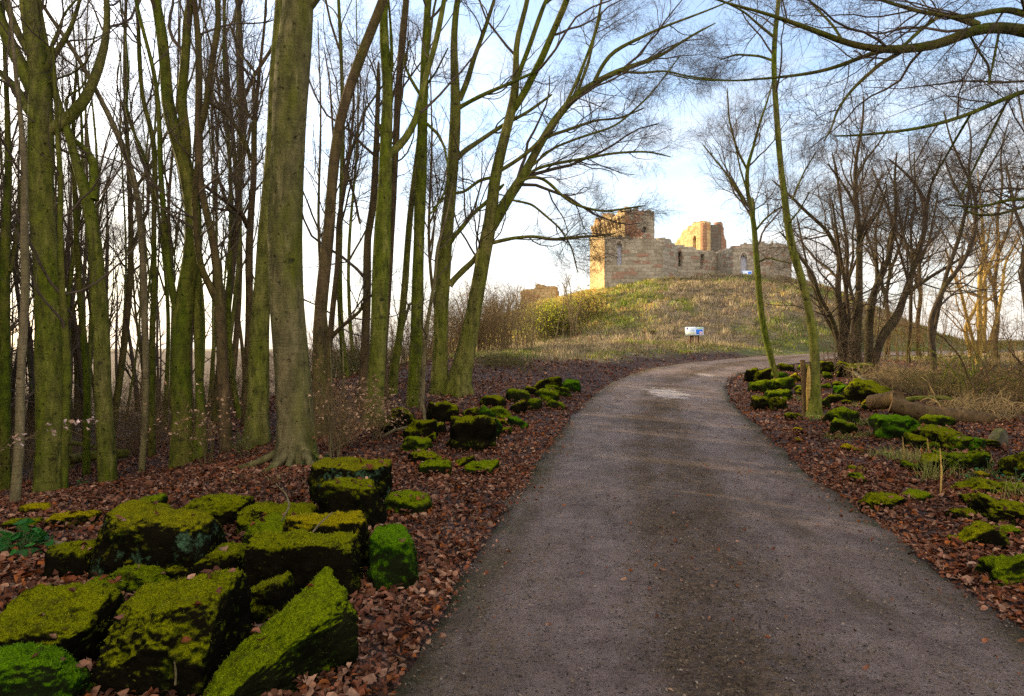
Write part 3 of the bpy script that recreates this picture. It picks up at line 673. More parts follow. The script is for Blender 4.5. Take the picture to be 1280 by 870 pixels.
# curtain
cwall('curtain_wall', (15.9, 65.6), (20.1, 66.6), 1.0, 6.8, [(0, 11.4), (.3, 11.35), (.6, 11.2), (.75, 11.1), (1, 10.9)], ST, [(.32, 9.5, 10.95, .42), (2.72, 9.3, 10.75, .48)], seed=11, label='curtain wall pierced by two slits')
# far tower
cwall('tower_wall', (20.05, 67), (20.58, 63.5), .9, 6.8, [(0, 10.9), (1, 11.15)], ST, [(2.3, 7.6, 8.7, .9)], seed=12)
ft = cwall('tower_wall', (20.6, 63.5), (24.0, 62.5), .9, 6.8, [(0, 11.0), (.3, 11.25), (.55, 11.5), (.8, 11.3), (1, 11.35)], ST, [(.98, 8.3, 10.25, .56)], seed=13, label='shaded tower front with a boarded arched window')
cwall('tower_wall', (24.02, 62.5), (26.6, 64.8), .9, 6.6, [(0, 11.3), (.6, 11.3), (1, 11.05)], ST, seed=14)
cwall('tower_wall', (26.62, 64.8), (27.1, 70), .9, 6.4, [(0, 11.0), (1, 11.5)], ST, seed=15)
# ragged gable fragment
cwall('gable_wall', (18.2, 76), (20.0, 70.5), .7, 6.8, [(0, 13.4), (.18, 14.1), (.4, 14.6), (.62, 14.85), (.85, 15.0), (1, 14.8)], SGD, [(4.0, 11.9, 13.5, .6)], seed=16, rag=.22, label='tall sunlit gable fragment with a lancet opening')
cwall('gable_wall', (20.05, 70.45), (20.45, 70.8), .6, 6.8, [(0, 14.5), (1, 14.3)], SR, seed=17, rag=.2, label='reddish broken end of the gable')
cwall('gable_wall', (20.5, 70.9), (22.0, 71.5), .7, 6.8, [(0, 14.35), (1, 14.5)], SDK, seed=18, label='dark recessed face of the ruined gable')
cwall('gable_wall', (22.0, 71.6), (23.0, 73.0), .7, 6.8, [(0, 14.7), (.45, 14.3), (.55, 13.6), (1, 13.2)], SR, seed=19, rag=.25)
mb = MB()
def arch_window(parent, p0, p1, s0, za, zt, w):
    p0 = np.array(p0); p1 = np.array(p1); d = (p1-p0)/np.linalg.norm(p1-p0); inn = np.array([-d[1], d[0]]); c = p0+d*s0
    mb = MB(); q = c+inn*.3; ang = math.atan2(d[1], d[0])
    zz = np.linspace(za-.05, zt, 12); hw = np.where(zz > zt-w*.9, w/2*np.sqrt(np.clip(1-((zz-(zt-w*.9))/(w*.9))**2, 0, 1)), w/2)+.03
    V = []; 
    for z_, h_ in zip(zz, hw):
        for sg in (-1, 1):
            for dp in (0, .06): V.append((q[0]+d[0]*sg*h_+inn[0]*dp, q[1]+d[1]*sg*h_+inn[1]*dp, z_))
    Q = []
    for k in range(11):
        a = k*4; Q += [(a, a+2, a+6, a+4), (a+1, a+5, a+7, a+3)]
    mb.add(V, Q); cpart('window_board', mb.mesh('window_board', M['board'], False), parent, 'blue grey board filling the arched opening')
    th = np.linspace(0, math.pi, 15); R = w/2+.10
    P = np.array([(c[0]+d[0]*R*math.cos(a)-inn[0]*.04, c[1]+d[1]*R*math.cos(a)-inn[1]*.04, zt-w*.9+1.95*R*math.sin(a)) for a in th])
    mb = MB(); mb.tube(P, np.full(15, .07), 5); cpart('window_hood', mb.mesh('window_hood', M['stone_pale'], False), parent)
M['board'] = flat_mat('window_board_paint', (.36, .37, .42), .6, .1); M['stone_pale'] = flat_mat('pale_dressed_stone', (.40, .34, .26), .9, .3, 5)
arch_window(tw, (8.45, 62), (13.65, 61.7), 1.32, 9.2, 11.15, .46)
arch_window(ft, (20.6, 63.5), (24.0, 62.5), .98, 8.3, 10.25, .56)
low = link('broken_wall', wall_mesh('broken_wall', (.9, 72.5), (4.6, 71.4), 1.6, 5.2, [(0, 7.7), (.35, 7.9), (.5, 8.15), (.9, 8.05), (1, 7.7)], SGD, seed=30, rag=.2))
tag(low, 'low broken stone wall standing alone on the mound shoulder below the castle', 'wall')

# ------------------------------------------------------------------ information boards
def col_mat(name, c, r=.5):
    m, t, b = new_mat(name); b.inputs['Base Color'].default_value = c+(1,); b.inputs['Roughness'].default_value = r; return m
M['sign_white'] = col_mat('board_white', (.62, .70, .78), .45); M['sign_blue'] = col_mat('board_blue', (.03, .16, .62), .45); M['sign_green'] = col_mat('board_green', (.40, .55, .22), .5)
M['sign_cream'] = col_mat('board_cream', (.60, .62, .40), .5); M['sign_violet'] = col_mat('board_violet', (.15, .08, .30), .5); M['sign_pink'] = col_mat('board_pink', (.62, .42, .48), .5); M['sign_text'] = col_mat('board_text', (.25, .33, .48), .5)
M['post'] = flat_mat('weathered_post', (.12, .065, .03), .85, .4, 9); M['plank'] = flat_mat('pale_plank', (.30, .21, .13), .85, .3, 9)
def info_board(px, py, Y, w, label, ph=.55, mini=False):
    x, y, z = at(px, py, Y); z = gz(x, y)
    e = empty('information_board', (x, y, z), label, 'information board')
    tilt = math.radians(52); cz = ph+.17
    def P(u, v, o=0):  # u across, v up the slope, o out of face
        return np.array([u*w/2, v*.23*math.sin(tilt)*w/.92+0 - 0, 0]) 
    def slab(name, u0, u1, v0, v1, o, th, mat, sk=.03):
        hw = w/2; hh = .26*w/.92; V = []
        for oo in (o, o+th):
            for (u, v) in ((u0, v0), (u1, v0), (u1, v1), (u0, v1)):
                X = u*hw+sk*v; yy = v*hh*math.cos(tilt); zz_ = v*hh*math.sin(tilt); V.append((X, yy-oo*math.sin(tilt), cz+zz_+oo*math.cos(tilt)))
        me = make_mesh(name, V, [np.array([[0, 3, 2, 1], [4, 5, 6, 7], [0, 1, 5, 4], [1, 2, 6, 5], [2, 3, 7, 6], [3, 0, 4, 7]])], mat, False)
        return me
    pan = link('panel', slab('panel', -1, 1, -1, 1, 0, .03, M['sign_white']), e)
    link('printed_map', slab('printed_map', .16, .9, -.82, .38, .031, .004, M['sign_blue']), pan)
    if not mini:
        link('printed_key', slab('printed_key', .52, .88, -.8, -.12, .036, .003, M['sign_pink']), pan)
        link('printed_banner', slab('printed_banner', .28, .92, .55, .88, .031, .004, M['sign_green']), pan)
        link('printed_crest', slab('printed_crest', -.88, -.70, .35, .88, .031, .004, M['sign_violet']), pan)
        link('printed_picture', slab('printed_picture', -.92, .05, -.88, -.25, .031, .004, M['sign_cream']), pan)
        for k in range(5):
            link('text_line', slab('text_line', -.55, .0-.1*(k % 2), .62-.17*k, .68-.17*k, .031, .004, M['sign_text']), pan)
        for sx in (-1, 1):
            mb = MB(); mb.box((sx*.21, .05, ph/2-.1), (.075, .09, ph+.2)); link('post', mb.mesh('post', M['post'], False), e)
        mb = MB(); mb.box((0, .03, ph-.03), (.50, .07, .07)); link('rail', mb.mesh('rail', M['post'], False), e)
        for sx, wd in ((-1, .15), (1, .07)):
            mb = MB(); mb.box((sx*.085, .075, ph/2-.1), (wd, .03, ph+.1)); link('plank', mb.mesh('plank', M['plank'], False), e)
    else:
        mb = MB(); mb.box((0, .05, ph/2-.05), (.5*w, .06, ph+.1)); link('post', mb.mesh('post', M['board'], False), e)
    return e
info_board(868, 430, 34.5, .92, 'tilted white and blue information board on short wooden posts beside the track')
info_board(934, 347, 60.6, .80, 'small pale information lectern in front of the far tower window', .35, True)

# ------------------------------------------------------------------ trees
def crown_children(rng, P, R, per, tmin, tmax, ang, lenk, lenp, radk, steps, wander, up, rmin, lmax, bias=None, biasw=0.0):
    n, m, _ = P.shape; per_n = np.full(n, per) if np.ndim(per) == 0 else per
    pi = np.repeat(np.arange(n), per_n); N_ = len(pi)
    t = rng.uniform(tmin if np.ndim(tmin) == 0 else np.repeat(tmin, per_n), tmax, N_); k = t*(m-1); i0 = np.minimum(k.astype(int), m-2); f = (k-i0)[:, None]
    st = P[pi, i0]*(1-f)+P[pi, i0+1]*f; T = norm(P[pi, i0+1]-P[pi, i0]); r = R[pi, i0]*(1-f[:, 0])+R[pi, i0+1]*f[:, 0]
    A = norm(np.cross(T, rng.normal(size=(N_, 3)))); a = np.radians(rng.normal(ang, 12, N_))[:, None]
    D = norm(T*np.cos(a)+A*np.sin(a))
    if bias is not None: D = norm(D+biasw*np.asarray(bias))
    rr = np.maximum(r*radk*rng.uniform(.7, 1.15, N_), rmin)
    L = np.minimum(lenk*rr**lenp*rng.uniform(.7, 1.25, N_), lmax)
    Q = np.empty((N_, steps+1, 3)); Q[:, 0] = st; p = st
    kink = norm(rng.normal(size=(N_, 3)))*wander
    for s in range(steps):
        D = norm(D+rng.normal(size=(N_, 3))*wander+kink*.5*math.cos(s*1.9)+np.array([0, 0, up])*(1+.0*s))
        p = p+D*(L/steps)[:, None]; Q[:, s+1] = p
    tt = np.linspace(0, 1, steps+1)
    RR = rr[:, None]*(1-.72*tt[None]); return Q, np.maximum(RR, rmin*.55)
def crown_mesh(name, src, rng, mats, n1=16, n2=6, n3=5, n4=3, rmin=.0025, lenk=62, ang=(48, 45, 42, 40), up=(.10, .05, .03, .02), wander=.16, tmin1=.3, l1max=5.0, bias=None, biasw=0, levels=4, K=(7, 4, 3, 3), origin=(0, 0, 0), budget=1.0):
    """src: list of (P(m,3), R(m), weight, tmin). returns a mesh of branches and twigs"""
    mb = MB(); L1P = []; L1R = []
    for (P, R, w, tm) in src:
        c = resample(np.c_[P, R], 24); P_, R_ = c[:, :3], c[:, 3]
        nn = max(2, int(round(n1*w)))
        q, r = crown_children(rng, P_[None], R_[None], nn, tm, .985, ang[0], lenk, .88, .42, 9, wander, up[0], rmin*1.6, l1max, bias, biasw)
        L1P.append(q); L1R.append(r)
    P1 = np.concatenate(L1P); R1 = np.concatenate(L1R)
    V, Q = tubes(P1, R1, K[0]); mb.add(V, Q); cur = (P1, R1)
    for lv, (nk, st, kk) in enumerate(((n2, 6, K[1]), (n3, 5, K[2]), (n4, 4, K[3]))):
        if lv+2 > levels: break
        q, r = crown_children(rng, cur[0], cur[1], nk, .15, .98, ang[lv+1], lenk*(1.0, 1.15, 1.3)[lv], .88, (.5, .55, .6)[lv], st, wander*(1, 1.1, 1.0)[lv], up[lv+1], rmin*(1.3, 1.1, 1.0)[lv], (2.6, 1.2, .6)[lv]*l1max/5, bias, biasw*.5)
        V, Q = tubes(q, r, kk); mb.add(V, Q); cur = (q, r)
    me = mb.mesh(name, mats); return local(me, origin)
def limb_arrays(pts, Y0, drift, rng, n=26, ext=0, extdir=None):
    """pts: (px,py,w) -> world polyline at depth Y0 plus a drift along its length"""
    pts = np.array(pts, float); m = len(pts); s = np.r_[0, np.cumsum(np.hypot(np.diff(pts[:, 0]), np.diff(pts[:, 1])))]; s = s/max(s[-1], 1e-6)
    Y = Y0+drift*s
    W = np.stack([(pts[:, 0]-CX)/F*Y, Y, CAMZ+(CY-pts[:, 1])/F*Y, pts[:, 2]/2/F*Y], 1)
    if ext:
        d = W[-1, :3]-W[-2, :3]; d = d/np.linalg.norm(d); p = W[-1, :3].copy(); r = W[-1, 3]; k = max(3, int(ext/1.0))
        for j in range(k):
            d = d+rng.normal(0, .10, 3)+np.array([0, 0, .10]); d /= np.linalg.norm(d); p = p+d*ext/k; W = np.vstack([W, [*p, max(.008, r*(1-(j+1)/(k+.3)))]])
    c = resample(W, n if not ext else n+10); return smooth(c, 2)
def trunk_mesh(name, c, mat, origin, K=16, flare=.5, roots=5, rough=.05, seed=0, zg=None, flh=.28):
    c = resample(c, max(len(c), 46)); P, R = c[:, :3].copy(), c[:, 3].copy()
    V, Q = tubes(P[None], R[None], K); m = len(P); V = V.reshape(m, K, 3)
    cen = P[:, None, :]; dirs = V-cen
    nz = fbm(V*np.array([4, 4, 1.3])+seed*3.1, 3, seed)*rough*2.2+fbm(V*np.array([14, 14, 9]), 2, seed+3)*rough*.6
    if zg is not None:
        h = np.maximum(P[:, 2]-zg, 0)/max(flh, 1e-3); a = np.arctan2(dirs[..., 1], dirs[..., 0])
        rt = .5+.5*np.cos(a*roots+seed)+.35*np.cos(a*(roots-2)+seed*2.3)
        fl = flare*np.exp(-h)[:, None]*(.55+.75*rt)
    else: fl = 0
    V = cen+dirs*(1+nz+fl)[..., None]
    tip = P[-1]+ (P[-1]-P[-2])*.2
    V = np.concatenate([V.reshape(-1, 3), [tip]]); kk = (m-1)*K
    tri = np.array([[kk+i, kk+(i+1) % K, len(V)-1] for i in range(K)])
    return local(make_mesh(name, V, [Q, tri], mat), origin)
NTREE = [0]
def tree(label, base, trunk, limbs=(), mat='bark_green', twig='twig', cat='tree', name='bare_tree', group=None, ext=5, n1=12, tmin=.35, dens=(6, 5, 3), seed=None, flare=.45, flh=.28, roots=5, K=14, drift=0.0, Y=None, l1max=4.0, limbw=.6, rough=.05, lenk=62, up=(.10, .05, .03, .02), bias=None, biasw=0, levels=4, wander=.16, rmin=None, tw=1.0):
    NTREE[0] += 1; sd = seed if seed is not None else NTREE[0]; rng = np.random.default_rng(1000+sd)
    x, y, z = hit(*base)
    if Y is not None: y = Y; x = (base[0]-CX)/F*Y; z = gz(x, y)
    zg = gz(x, y); O = (x, y, zg); e = empty(name, O, label, cat, group)
    bpy_ = CY-(zg-CAMZ)*F/y; bw = trunk[0][2]; pts = [(base[0], bpy_, bw)]+[p for p in trunk if p[1] < bpy_-3]
    top_out = pts[-1][1] < 25
    c = limb_arrays(pts, y, drift, rng, 40, ext if top_out else 0)
    below = c[0].copy(); below[2] = zg-.35; c0 = c[0].copy(); c = np.vstack([below, c]) if c0[2] > zg-.3 else c
    if not top_out: c[-1, 3] = min(c[-1, 3], .02) if c[-1, 3] < .03 else c[-1, 3]*.5
    link('trunk', trunk_mesh('trunk', c, M[mat], O, K, flare, roots, rough, sd, zg, flh), e)
    src = [(c[:, :3], c[:, 3], 1.0 if tw is None else tw, tmin)]
    for q, l in enumerate(limbs):
        dr = rng.uniform(-.09, .09)*y
        lp = list(l); lt = lp[-1][1] < 12
        lc = limb_arrays(lp, y+drift*.5*0, dr, rng, 26, (ext*.7 if lt else 0)); lc[-1, 3] = min(lc[-1, 3], .006+lc[-1, 3]*.35)
        # start inside the trunk: snap depth to the parent's nearest point
        link('limb', trunk_mesh('limb', lc, M[mat], O, 9, 0, 5, rough*.8, sd+q, None), e)
        src.append((lc[:, :3], lc[:, 3], limbw, .12))
    rm = rmin if rmin is not None else max(.0014, .00010*y)
    link('crown', crown_mesh('crown', src, rng, M[twig], n1, *dens, rmin=rm, origin=O, l1max=l1max, lenk=lenk, up=up, bias=bias, biasw=biasw, levels=levels, wander=wander), e)
    return e

# ---- large beeches near the rocks
tree('thickest beech trunk in the wood, grey green with a gold lit edge and spreading roots', (370, 578), [(371,572,50),(372,560,47),(370,526,45),(367,476,43),(362,425,42),(358,370,41),(356,320,41),(358,221,41),(362,147,42),(366,74,41),(370,37,39),(374,4,38)],
     [[(378,12,20),(392,0,16),(405,-20,14)]], mat='bark_beech', name='beech_tree', cat='tree', ext=9, tmin=.72, K=36, flare=.26, flh=.22, roots=6, rough=.035, seed=7, n1=14)
tree('tall green beech standing just behind the thickest trunk', (321, 556), [(321,552,29),(322,526,26),(323,450,25),(325,400,22),(329,338,19),(332,292,18),(336,246,18),(340,200,17),(344,115,16),(350,23,15),(352,2,14)], mat='bark_green', name='beech_tree', ext=7, tmin=.7, K=20, roots=5, flare=.35)
tree('stout green tree at the wood edge forking into several heavy upswept limbs', (62, 617), [(63,600,33),(62,510,30),(61,400,30),(58,338,28),(52,269,28),(50,223,27),(52,161,28),(50,115,25),(50,87,22),(44,57,21),(37,23,20),(36,2,19)],
     [[(56,166,14),(67,163,16),(85,149,14),(103,131,13),(117,103,12),(126,76,11),(132,53,9),(134,23,8),(134,0,7)],
      [(46,125,15),(37,103,17),(23,74,16),(11,51,15),(2,30,14),(-3,12,12),(-8,-10,10)],
      [(46,150,11),(35,138,12),(23,115,11),(9,99,9),(0,90,8),(-25,78,6)],
      [(42,75,8),(32,60,9),(18,32,9),(9,7,7),(3,-20,6)],
      [(55,92,7),(62,76,8),(83,48,6),(94,21,5),(100,0,4)],
      [(60,104,3),(67,100,3),(90,92,2.5),(110,76,2),(117,51,1.8),(122,30,1.5)],
      [(60,80,4),(62,55,4),(75,40,3),(76,20,3),(93,2,2.5)],
      [(85,147,3),(82,125,3),(88,117,3),(100,112,2.5),(110,95,2)]], mat='bark_green', ext=6, tmin=.6, K=20, flare=.18, n1=8, seed=3)
tree('green barked tree with a crooked fork, next along from the stout forked tree', (134, 604), [(135,600,20),(132,538,21),(128,483,19),(128,427,19),(125,395,20),(121,338,17),(117,292,16),(114,269,15),(109,246,14),(102,223,12),(93,200,10),(86,161,9),(71,132,9),(66,100,8),(58,60,6),(50,10,5)],
     [[(116,250,10),(117,230,11),(118,208,10),(112,192,8),(98,180,7),(84,168,5),(76,140,3)]], mat='bark_green', tmin=.55, flare=.15, n1=10)
tree('slim dark trunk at the very edge of the wood with two thin stems', (5, 545), [(6,500,13),(6,400,12),(7,292,10),(11,223,8),(9,138,6),(6,60,5),(4,0,4)], [[(12,340,6),(20,300,5),(26,250,4),(28,200,3)]], mat='bark_deep', Y=13.5)
tree('thin grey brown stem growing between the edge trunk and the stout forked tree', (18, 629), [(20,610,10),(25,565,11),(25,483,10),(28,428,9),(33,361,10),(30,292,9),(31,223,8),(28,160,6),(20,100,5),(15,40,4),(12,5,3)], mat='bark_pale', flare=.2, n1=8)
tree('dark thin stem close behind the stout forked tree', (81, 565), [(81,560,8),(83,510,9),(84,455,10),(77,361,8),(75,292,7),(76,223,6),(72,180,5),(70,130,4),(66,60,3)], mat='bark_deep', Y=11.5, flare=.2, n1=8)
tree('slender stem between the stout tree and the crooked forked one', (108, 540), [(108,520,8),(109,480,8),(106,440,8),(100,372,7),(95,292,6),(93,223,5),(91,150,4),(96,80,3)], mat='bark_deep', Y=14, flare=.2, n1=8)
tree('long thin leaning stem that bends over the gap in the wood', (177, 590), [(177,585,8),(181,538,8),(183,469,8),(181,414,8),(180,361,8),(179,315,7.5),(174,269,7),(172,239,7),(166,214,7),(156,190,7),(147,166,7),(126,124,6),(103,80,5),(76,39,5),(49,2,4)], mat='bark_pale', flare=.15, n1=12, tmin=.4)
tree('thin upright stem behind the long leaning one', (190, 552), [(190,549,8),(190,483,7),(190,414,7),(193,361,6),(192,269,6),(194,230,6),(193,170,6),(178,130,5),(174,70,5),(172,2,5)], [[(184,205,4),(175,184,4),(156,138,3.5),(161,103,3),(158,50,2.5),(150,5,2)]], mat='bark_deep', Y=14.5, flare=.15, n1=10)
tree('deep green tree that splits low into two tall upright stems', (228, 579), [(228,575,28),(227,540,25),(227,501,24),(225,425,24),(229,385,22),(234,350,20),(242,315,20),(243,269,19),(238,234,20),(230,200,18),(224,175,17),(216,161,16),(208,129,15),(208,92,13),(204,57,13),(199,23,12),(195,0,11)],
     [[(233,195,13),(232,170,13),(230,149,13),(226,129,12),(230,92,11),(233,57,10),(234,23,11),(238,0,9)],
      [(224,400,9),(219,391,9),(213,349,9),(207,303,7),(204,257,7),(200,211,6),(199,133,5),(195,99,5),(184,53,5),(175,30,4),(171,0,4)]], mat='bark_deep', ext=6, tmin=.55, K=20, flare=.18, n1=9)
tree('short leaning trunk with a swollen dark base behind the twin stemmed tree', (250, 572), [(254,572,17),(251,552,13),(250,500,10),(248,440,10),(247,361,9),(244,300,8),(246,240,7),(252,190,5),(250,140,4)], mat='bark_deep', Y=13, flare=.5, n1=8)
tree('brown green tree with a low fork, its right stem curving out to the light', (284, 564), [(284,560,15),(280,501,13),(277,425,13),(275,395,13),(273,349,11),(269,315,10),(262,276,9),(255,257,9),(250,234,9),(248,198,9),(248,149,9),(249,103,8),(249,69,8),(246,23,7),(243,0,6)],
     [[(250,165,8),(257,138,8),(263,92,8),(269,53,8),(275,25,7),(271,2,6)], [(275,385,10),(262,356,9),(252,338,8),(246,300,8),(243,250,7),(247,200,6)],
      [(255,118,3),(268,112,2.5),(282,128,2)], [(257,125,5),(285,143,4.5),(299,165,5),(310,190,5)]], mat='bark_brown', flare=.2, ext=6, tmin=.5, n1=10)
tree('thin forked tree glimpsed between the curved stem and the green beech', (306, 520), [(306,511,8),(309,450,9),(312,395,9),(311,315,9),(314,260,8),(318,223,7),(317,172,7),(319,138,6),(324,90,4),(330,40,3),(333,5,3)],
     [[(310,285,6),(303,268,6),(289,257,5),(271,244,4),(253,229,3)], [(313,200,5),(308,179,5),(295,158,4),(285,143,4),(269,126,3),(262,100,2)], [(318,160,4),(317,120,3.5),(319,87,3),(299,67,2.5),(285,23,2)], [(317,150,3),(300,133,3),(284,118,2.5),(275,90,2)]], mat='bark_brown', Y=15, flare=.2, n1=12)
tree('curving trunk that leans away towards the track above the pink leaved seedlings', (400, 546), [(400,540,19),(399,524,17),(398,459,17),(400,395,16),(406,330,15),(410,300,15),(413,270,14),(413,254,13),(418,194,13),(425,149,13),(433,120,13),(444,90,13),(455,60,12),(467,30,12),(479,2,11)],
     [[(419,200,3),(416,160,3),(412,100,2),(405,60,1.5)]], mat='bark_brown', flare=.25, ext=6, tmin=.6, n1=9)
tree('thin stem just beyond the curving trunk, a side branch sweeping up', (408, 530), [(408,525,8),(411,443,8),(415,395,7),(422,330,6),(423,276,6),(431,233,5),(438,179,4),(443,134,3),(440,80,2)], [[(415,421,6),(425,410,5),(435,402,5),(451,388,4),(462,360,3)], [(434,215,4),(443,245,3),(450,280,3)]], mat='bark_brown', Y=14.5, flare=.2, n1=16, tmin=.3)
tree('dark stem pressed against the bright green trunk', (452, 512), [(453,500,12),(456,443,11),(459,363,10),(459,298,9),(467,254,9),(470,194,8),(473,105,5),(473,78,4)], mat='bark_brown', flare=.2, Y=14.5, n1=8)
tree('bright green trunk with a thick side limb branching towards the castle', (466, 530), [(466,525,25),(467,505,22),(470,475,20),(473,427,19),(475,363,22),(478,298,21),(480,255,19),(482,239,17),(482,179,15),(485,120,13),(485,90,13),(480,60,12),(479,24,10),(480,0,9)],
     [[(484,196,10),(490,194,11),(511,170,9),(523,143,8),(529,105,8),(541,69,7),(550,30,7),(555,0,6)], [(489,90,5),(490,60,4),(488,30,3),(486,0,3)], [(484,180,3),(476,165,3),(470,150,2)]], mat='bark_green', ext=6, tmin=.5, K=18, flare=.3, n1=9)
tree('slim upright trunk rising directly behind the bright green one', (484, 500), [(482,480,6),(480,450,6),(485,379,7),(489,298,8),(495,179,8),(497,120,9),(501,75,9),(504,36,9),(508,2,8)], mat='bark_brown', Y=15, flare=.2, n1=9)
tree('slim slanting trunk in the gap between two upright green ones', (490, 495), [(490,491,12),(493,459,11),(501,411,9),(507,347,9),(510,298,8),(512,275,8),(518,220,6),(525,160,5),(533,90,4),(540,20,3)], [[(499,421,5),(506,400,4),(512,379,3)]], mat='bark_green', Y=15.5, flare=.25, n1=8)
tree('very straight green trunk beside the thin pale stake', (518, 507), [(518,504,18),(520,443,16),(522,379,15),(523,314,14),(525,250,14),(527,215,14),(528,149,12),(530,105,11),(531,60,10),(534,30,9),(534,0,9)],
     [[(534,155,4),(548,168,4),(556,185,3),(560,210,2)], [(526,120,4),(514,100,4),(505,80,3),(512,50,2)], [(530,110,3),(545,90,2.5),(560,60,2)]], mat='bark_green', ext=6, tmin=.5, flare=.25, n1=10)
tree('thin pale snaking stem in front of the straight green trunk', (527, 512), [(527,501,7),(530,443,6),(534,404,5),(544,347,4),(546,314,4),(552,290,3),(557,276,3),(566,230,2)], mat='bark_pale', flare=.1, n1=8, levels=3, l1max=2)
tree('smooth green trunk with curving side limbs, behind the leaning one', (550, 492), [(550,488,21),(550,443,18),(551,379,18),(554,347,19),(556,314,17),(559,282,17),(562,254,14),(567,194,15),(569,149,14),(570,120,13),(568,90,10),(567,60,9),(568,30,8),(571,0,8)],
     [[(574,125,8),(579,115,8),(586,96,7),(591,75,6),(601,51,5),(613,15,5),(618,0,4)], [(573,135,6),(589,126,5),(607,117,5),(640,103,4),(668,90,3)], [(572,198,7),(577,191,7),(595,179,6),(628,157,5),(660,140,4),(690,118,3)],
      [(562,357,9),(567,350,8),(580,337,8),(592,326,7),(604,308,6)], [(563,303,6),(567,296,6),(577,285,6),(590,268,5),(608,253,5),(630,230,4)], [(565,210,3),(556,240,3),(545,260,2.5),(535,270,2)]], mat='bark_green', ext=6, tmin=.5, K=18, flare=.3, n1=10)
tree('leaning beech whose fan of branches spreads across the sky above the castle', (572, 492), [(572,485,30),(574,470,27),(581,445,24),(586,427,23),(590,400,20),(595,375,19),(600,345,18),(605,314,18),(611,288,19),(614,272,15),(618,221,14),(626,190,13),(633,162,12),(639,140,12),(644,121,11),(646,81,8),(643,55,7),(655,20,6),(660,0,6)],
     [[(614,286,13),(622,272,14),(629,257,14),(640,240,13),(657,217,12),(674,180,10),(690,155,10),(707,132,9),(725,115,8.5),(743,103,8),(773,88,7),(802,79,6),(828,70,4),(857,48,3),(894,29,2)],
      [(743,102,5),(755,75,5),(769,62,5),(799,48,4),(825,35,3),(850,26,3),(890,11,2)],
      [(640,140,9),(648,128,9),(655,118,9),(664,98,9),(677,74,9),(686,52,8),(696,29,8),(708,2,8)],
      [(644,110,6),(648,92,6),(659,66,6),(674,22,6),(682,0,5)],
      [(640,238,4),(655,222,4),(677,221,4),(690,232,4),(706,248,3.5),(721,257,3.5),(754,265,3),(806,257,2)],
      [(648,230,4),(665,213,4),(685,206,4),(725,199,3.5),(769,191,3),(810,189,2.5),(838,196,1.5)],
      [(608,305,5),(618,303,5),(637,298,4.5),(666,295,4),(692,300,4),(725,296,3.5),(745,295,2.5),(769,292,1.8)],
      [(672,184,5),(684,170,5),(702,165,4),(722,158,4),(745,150,3),(775,148,2.5),(805,135,2)],
      [(700,140,4),(720,120,4),(735,80,4),(742,50,3),(752,15,3)],
      [(622,215,5),(640,205,5),(662,190,5),(690,160,5),(705,135,4),(722,100,4),(745,40,3),(752,0,3)],
      [(773,88,3),(800,92,3),(830,88,2.5),(862,96,2.2),(900,100,2),(935,101,1.5)],
      [(660,212,3.5),(690,185,3),(730,170,3),(770,158,2.5),(812,120,2),(850,70,1.5)],
      [(640,250,3),(665,255,3),(700,285,2.5),(715,310,2),(722,340,1.5)],
      [(618,221,4),(600,225,4),(580,240,3.5),(560,243,3),(540,262,2)]],
     mat='bark_green', name='beech_tree', ext=6, tmin=.45, K=18, flare=.55, flh=.2, n1=9, limbw=1.0, dens=(7, 6, 5), seed=26, up=(.04, .0, -.01, -.02), bias=(.9, 0, .05), biasw=.22)

# ---- trees right of the track
tree('thin dark tree leaning over the mossy stones right at the bend in the track', (970, 473), [(970,470,8),(964,448,8),(958,428,8),(952,395,8),(949,369,8),(946,328,7.5),(944,305,7),(943,285,7),(941,270,6),(937,258,4.5),(934,239,5),(933,210,5),(942,184,3.5),(948,158,3),(960,125,2.2),(966,100,1.5)],
     [[(942,272,4),(942,255,4),(940,247,3)], [(936,258,4),(928,250,3.5),(920,235,3),(905,213,2.5),(890,195,2),(878,180,1.5)], [(933,210,3),(926,197,3),(920,184,2.5),(911,147,2),(909,110,1.5)],
      [(947,328,2.5),(960,322,2.5),(975,326,2),(990,329,1.5)], [(943,290,3),(955,275,2.5),(970,262,2),(985,255,1.5)], [(934,240,2.5),(925,210,2),(915,160,2)]],
     mat='bark_deep', flare=.15, K=10, n1=10, dens=(6, 5, 3), tmin=.45, limbw=.8, l1max=3)
tree('slender green gold trunk rising in a long curve beside a split stake', (1018, 521), [(1018,517,18),(1018,505,15),(1018,492,13),(1019,454,12),(1017,416,10.5),(1010,383,9.5),(1004,353,9.5),(996,330,10),(990,313,10),(985,285,9),(982,257,8),(975,202,7),(971,147,7),(967,92,6),(968,44,6),(974,0,5)],
     [[(967,76,3.5),(958,73,3),(949,70,3),(920,68,2.5),(900,75,1.5)], [(967,46,3.5),(962,42,3.5),(945,28,3),(931,15,2.5),(905,2,2)], [(985,280,2.5),(1000,262,2),(1012,240,1.5)], [(990,250,2.5),(1005,215,2),(1020,190,1.5)]],
     mat='bark_green', flare=.35, flh=.12, K=12, n1=8, tmin=.5, ext=4, limbw=.7, l1max=3)
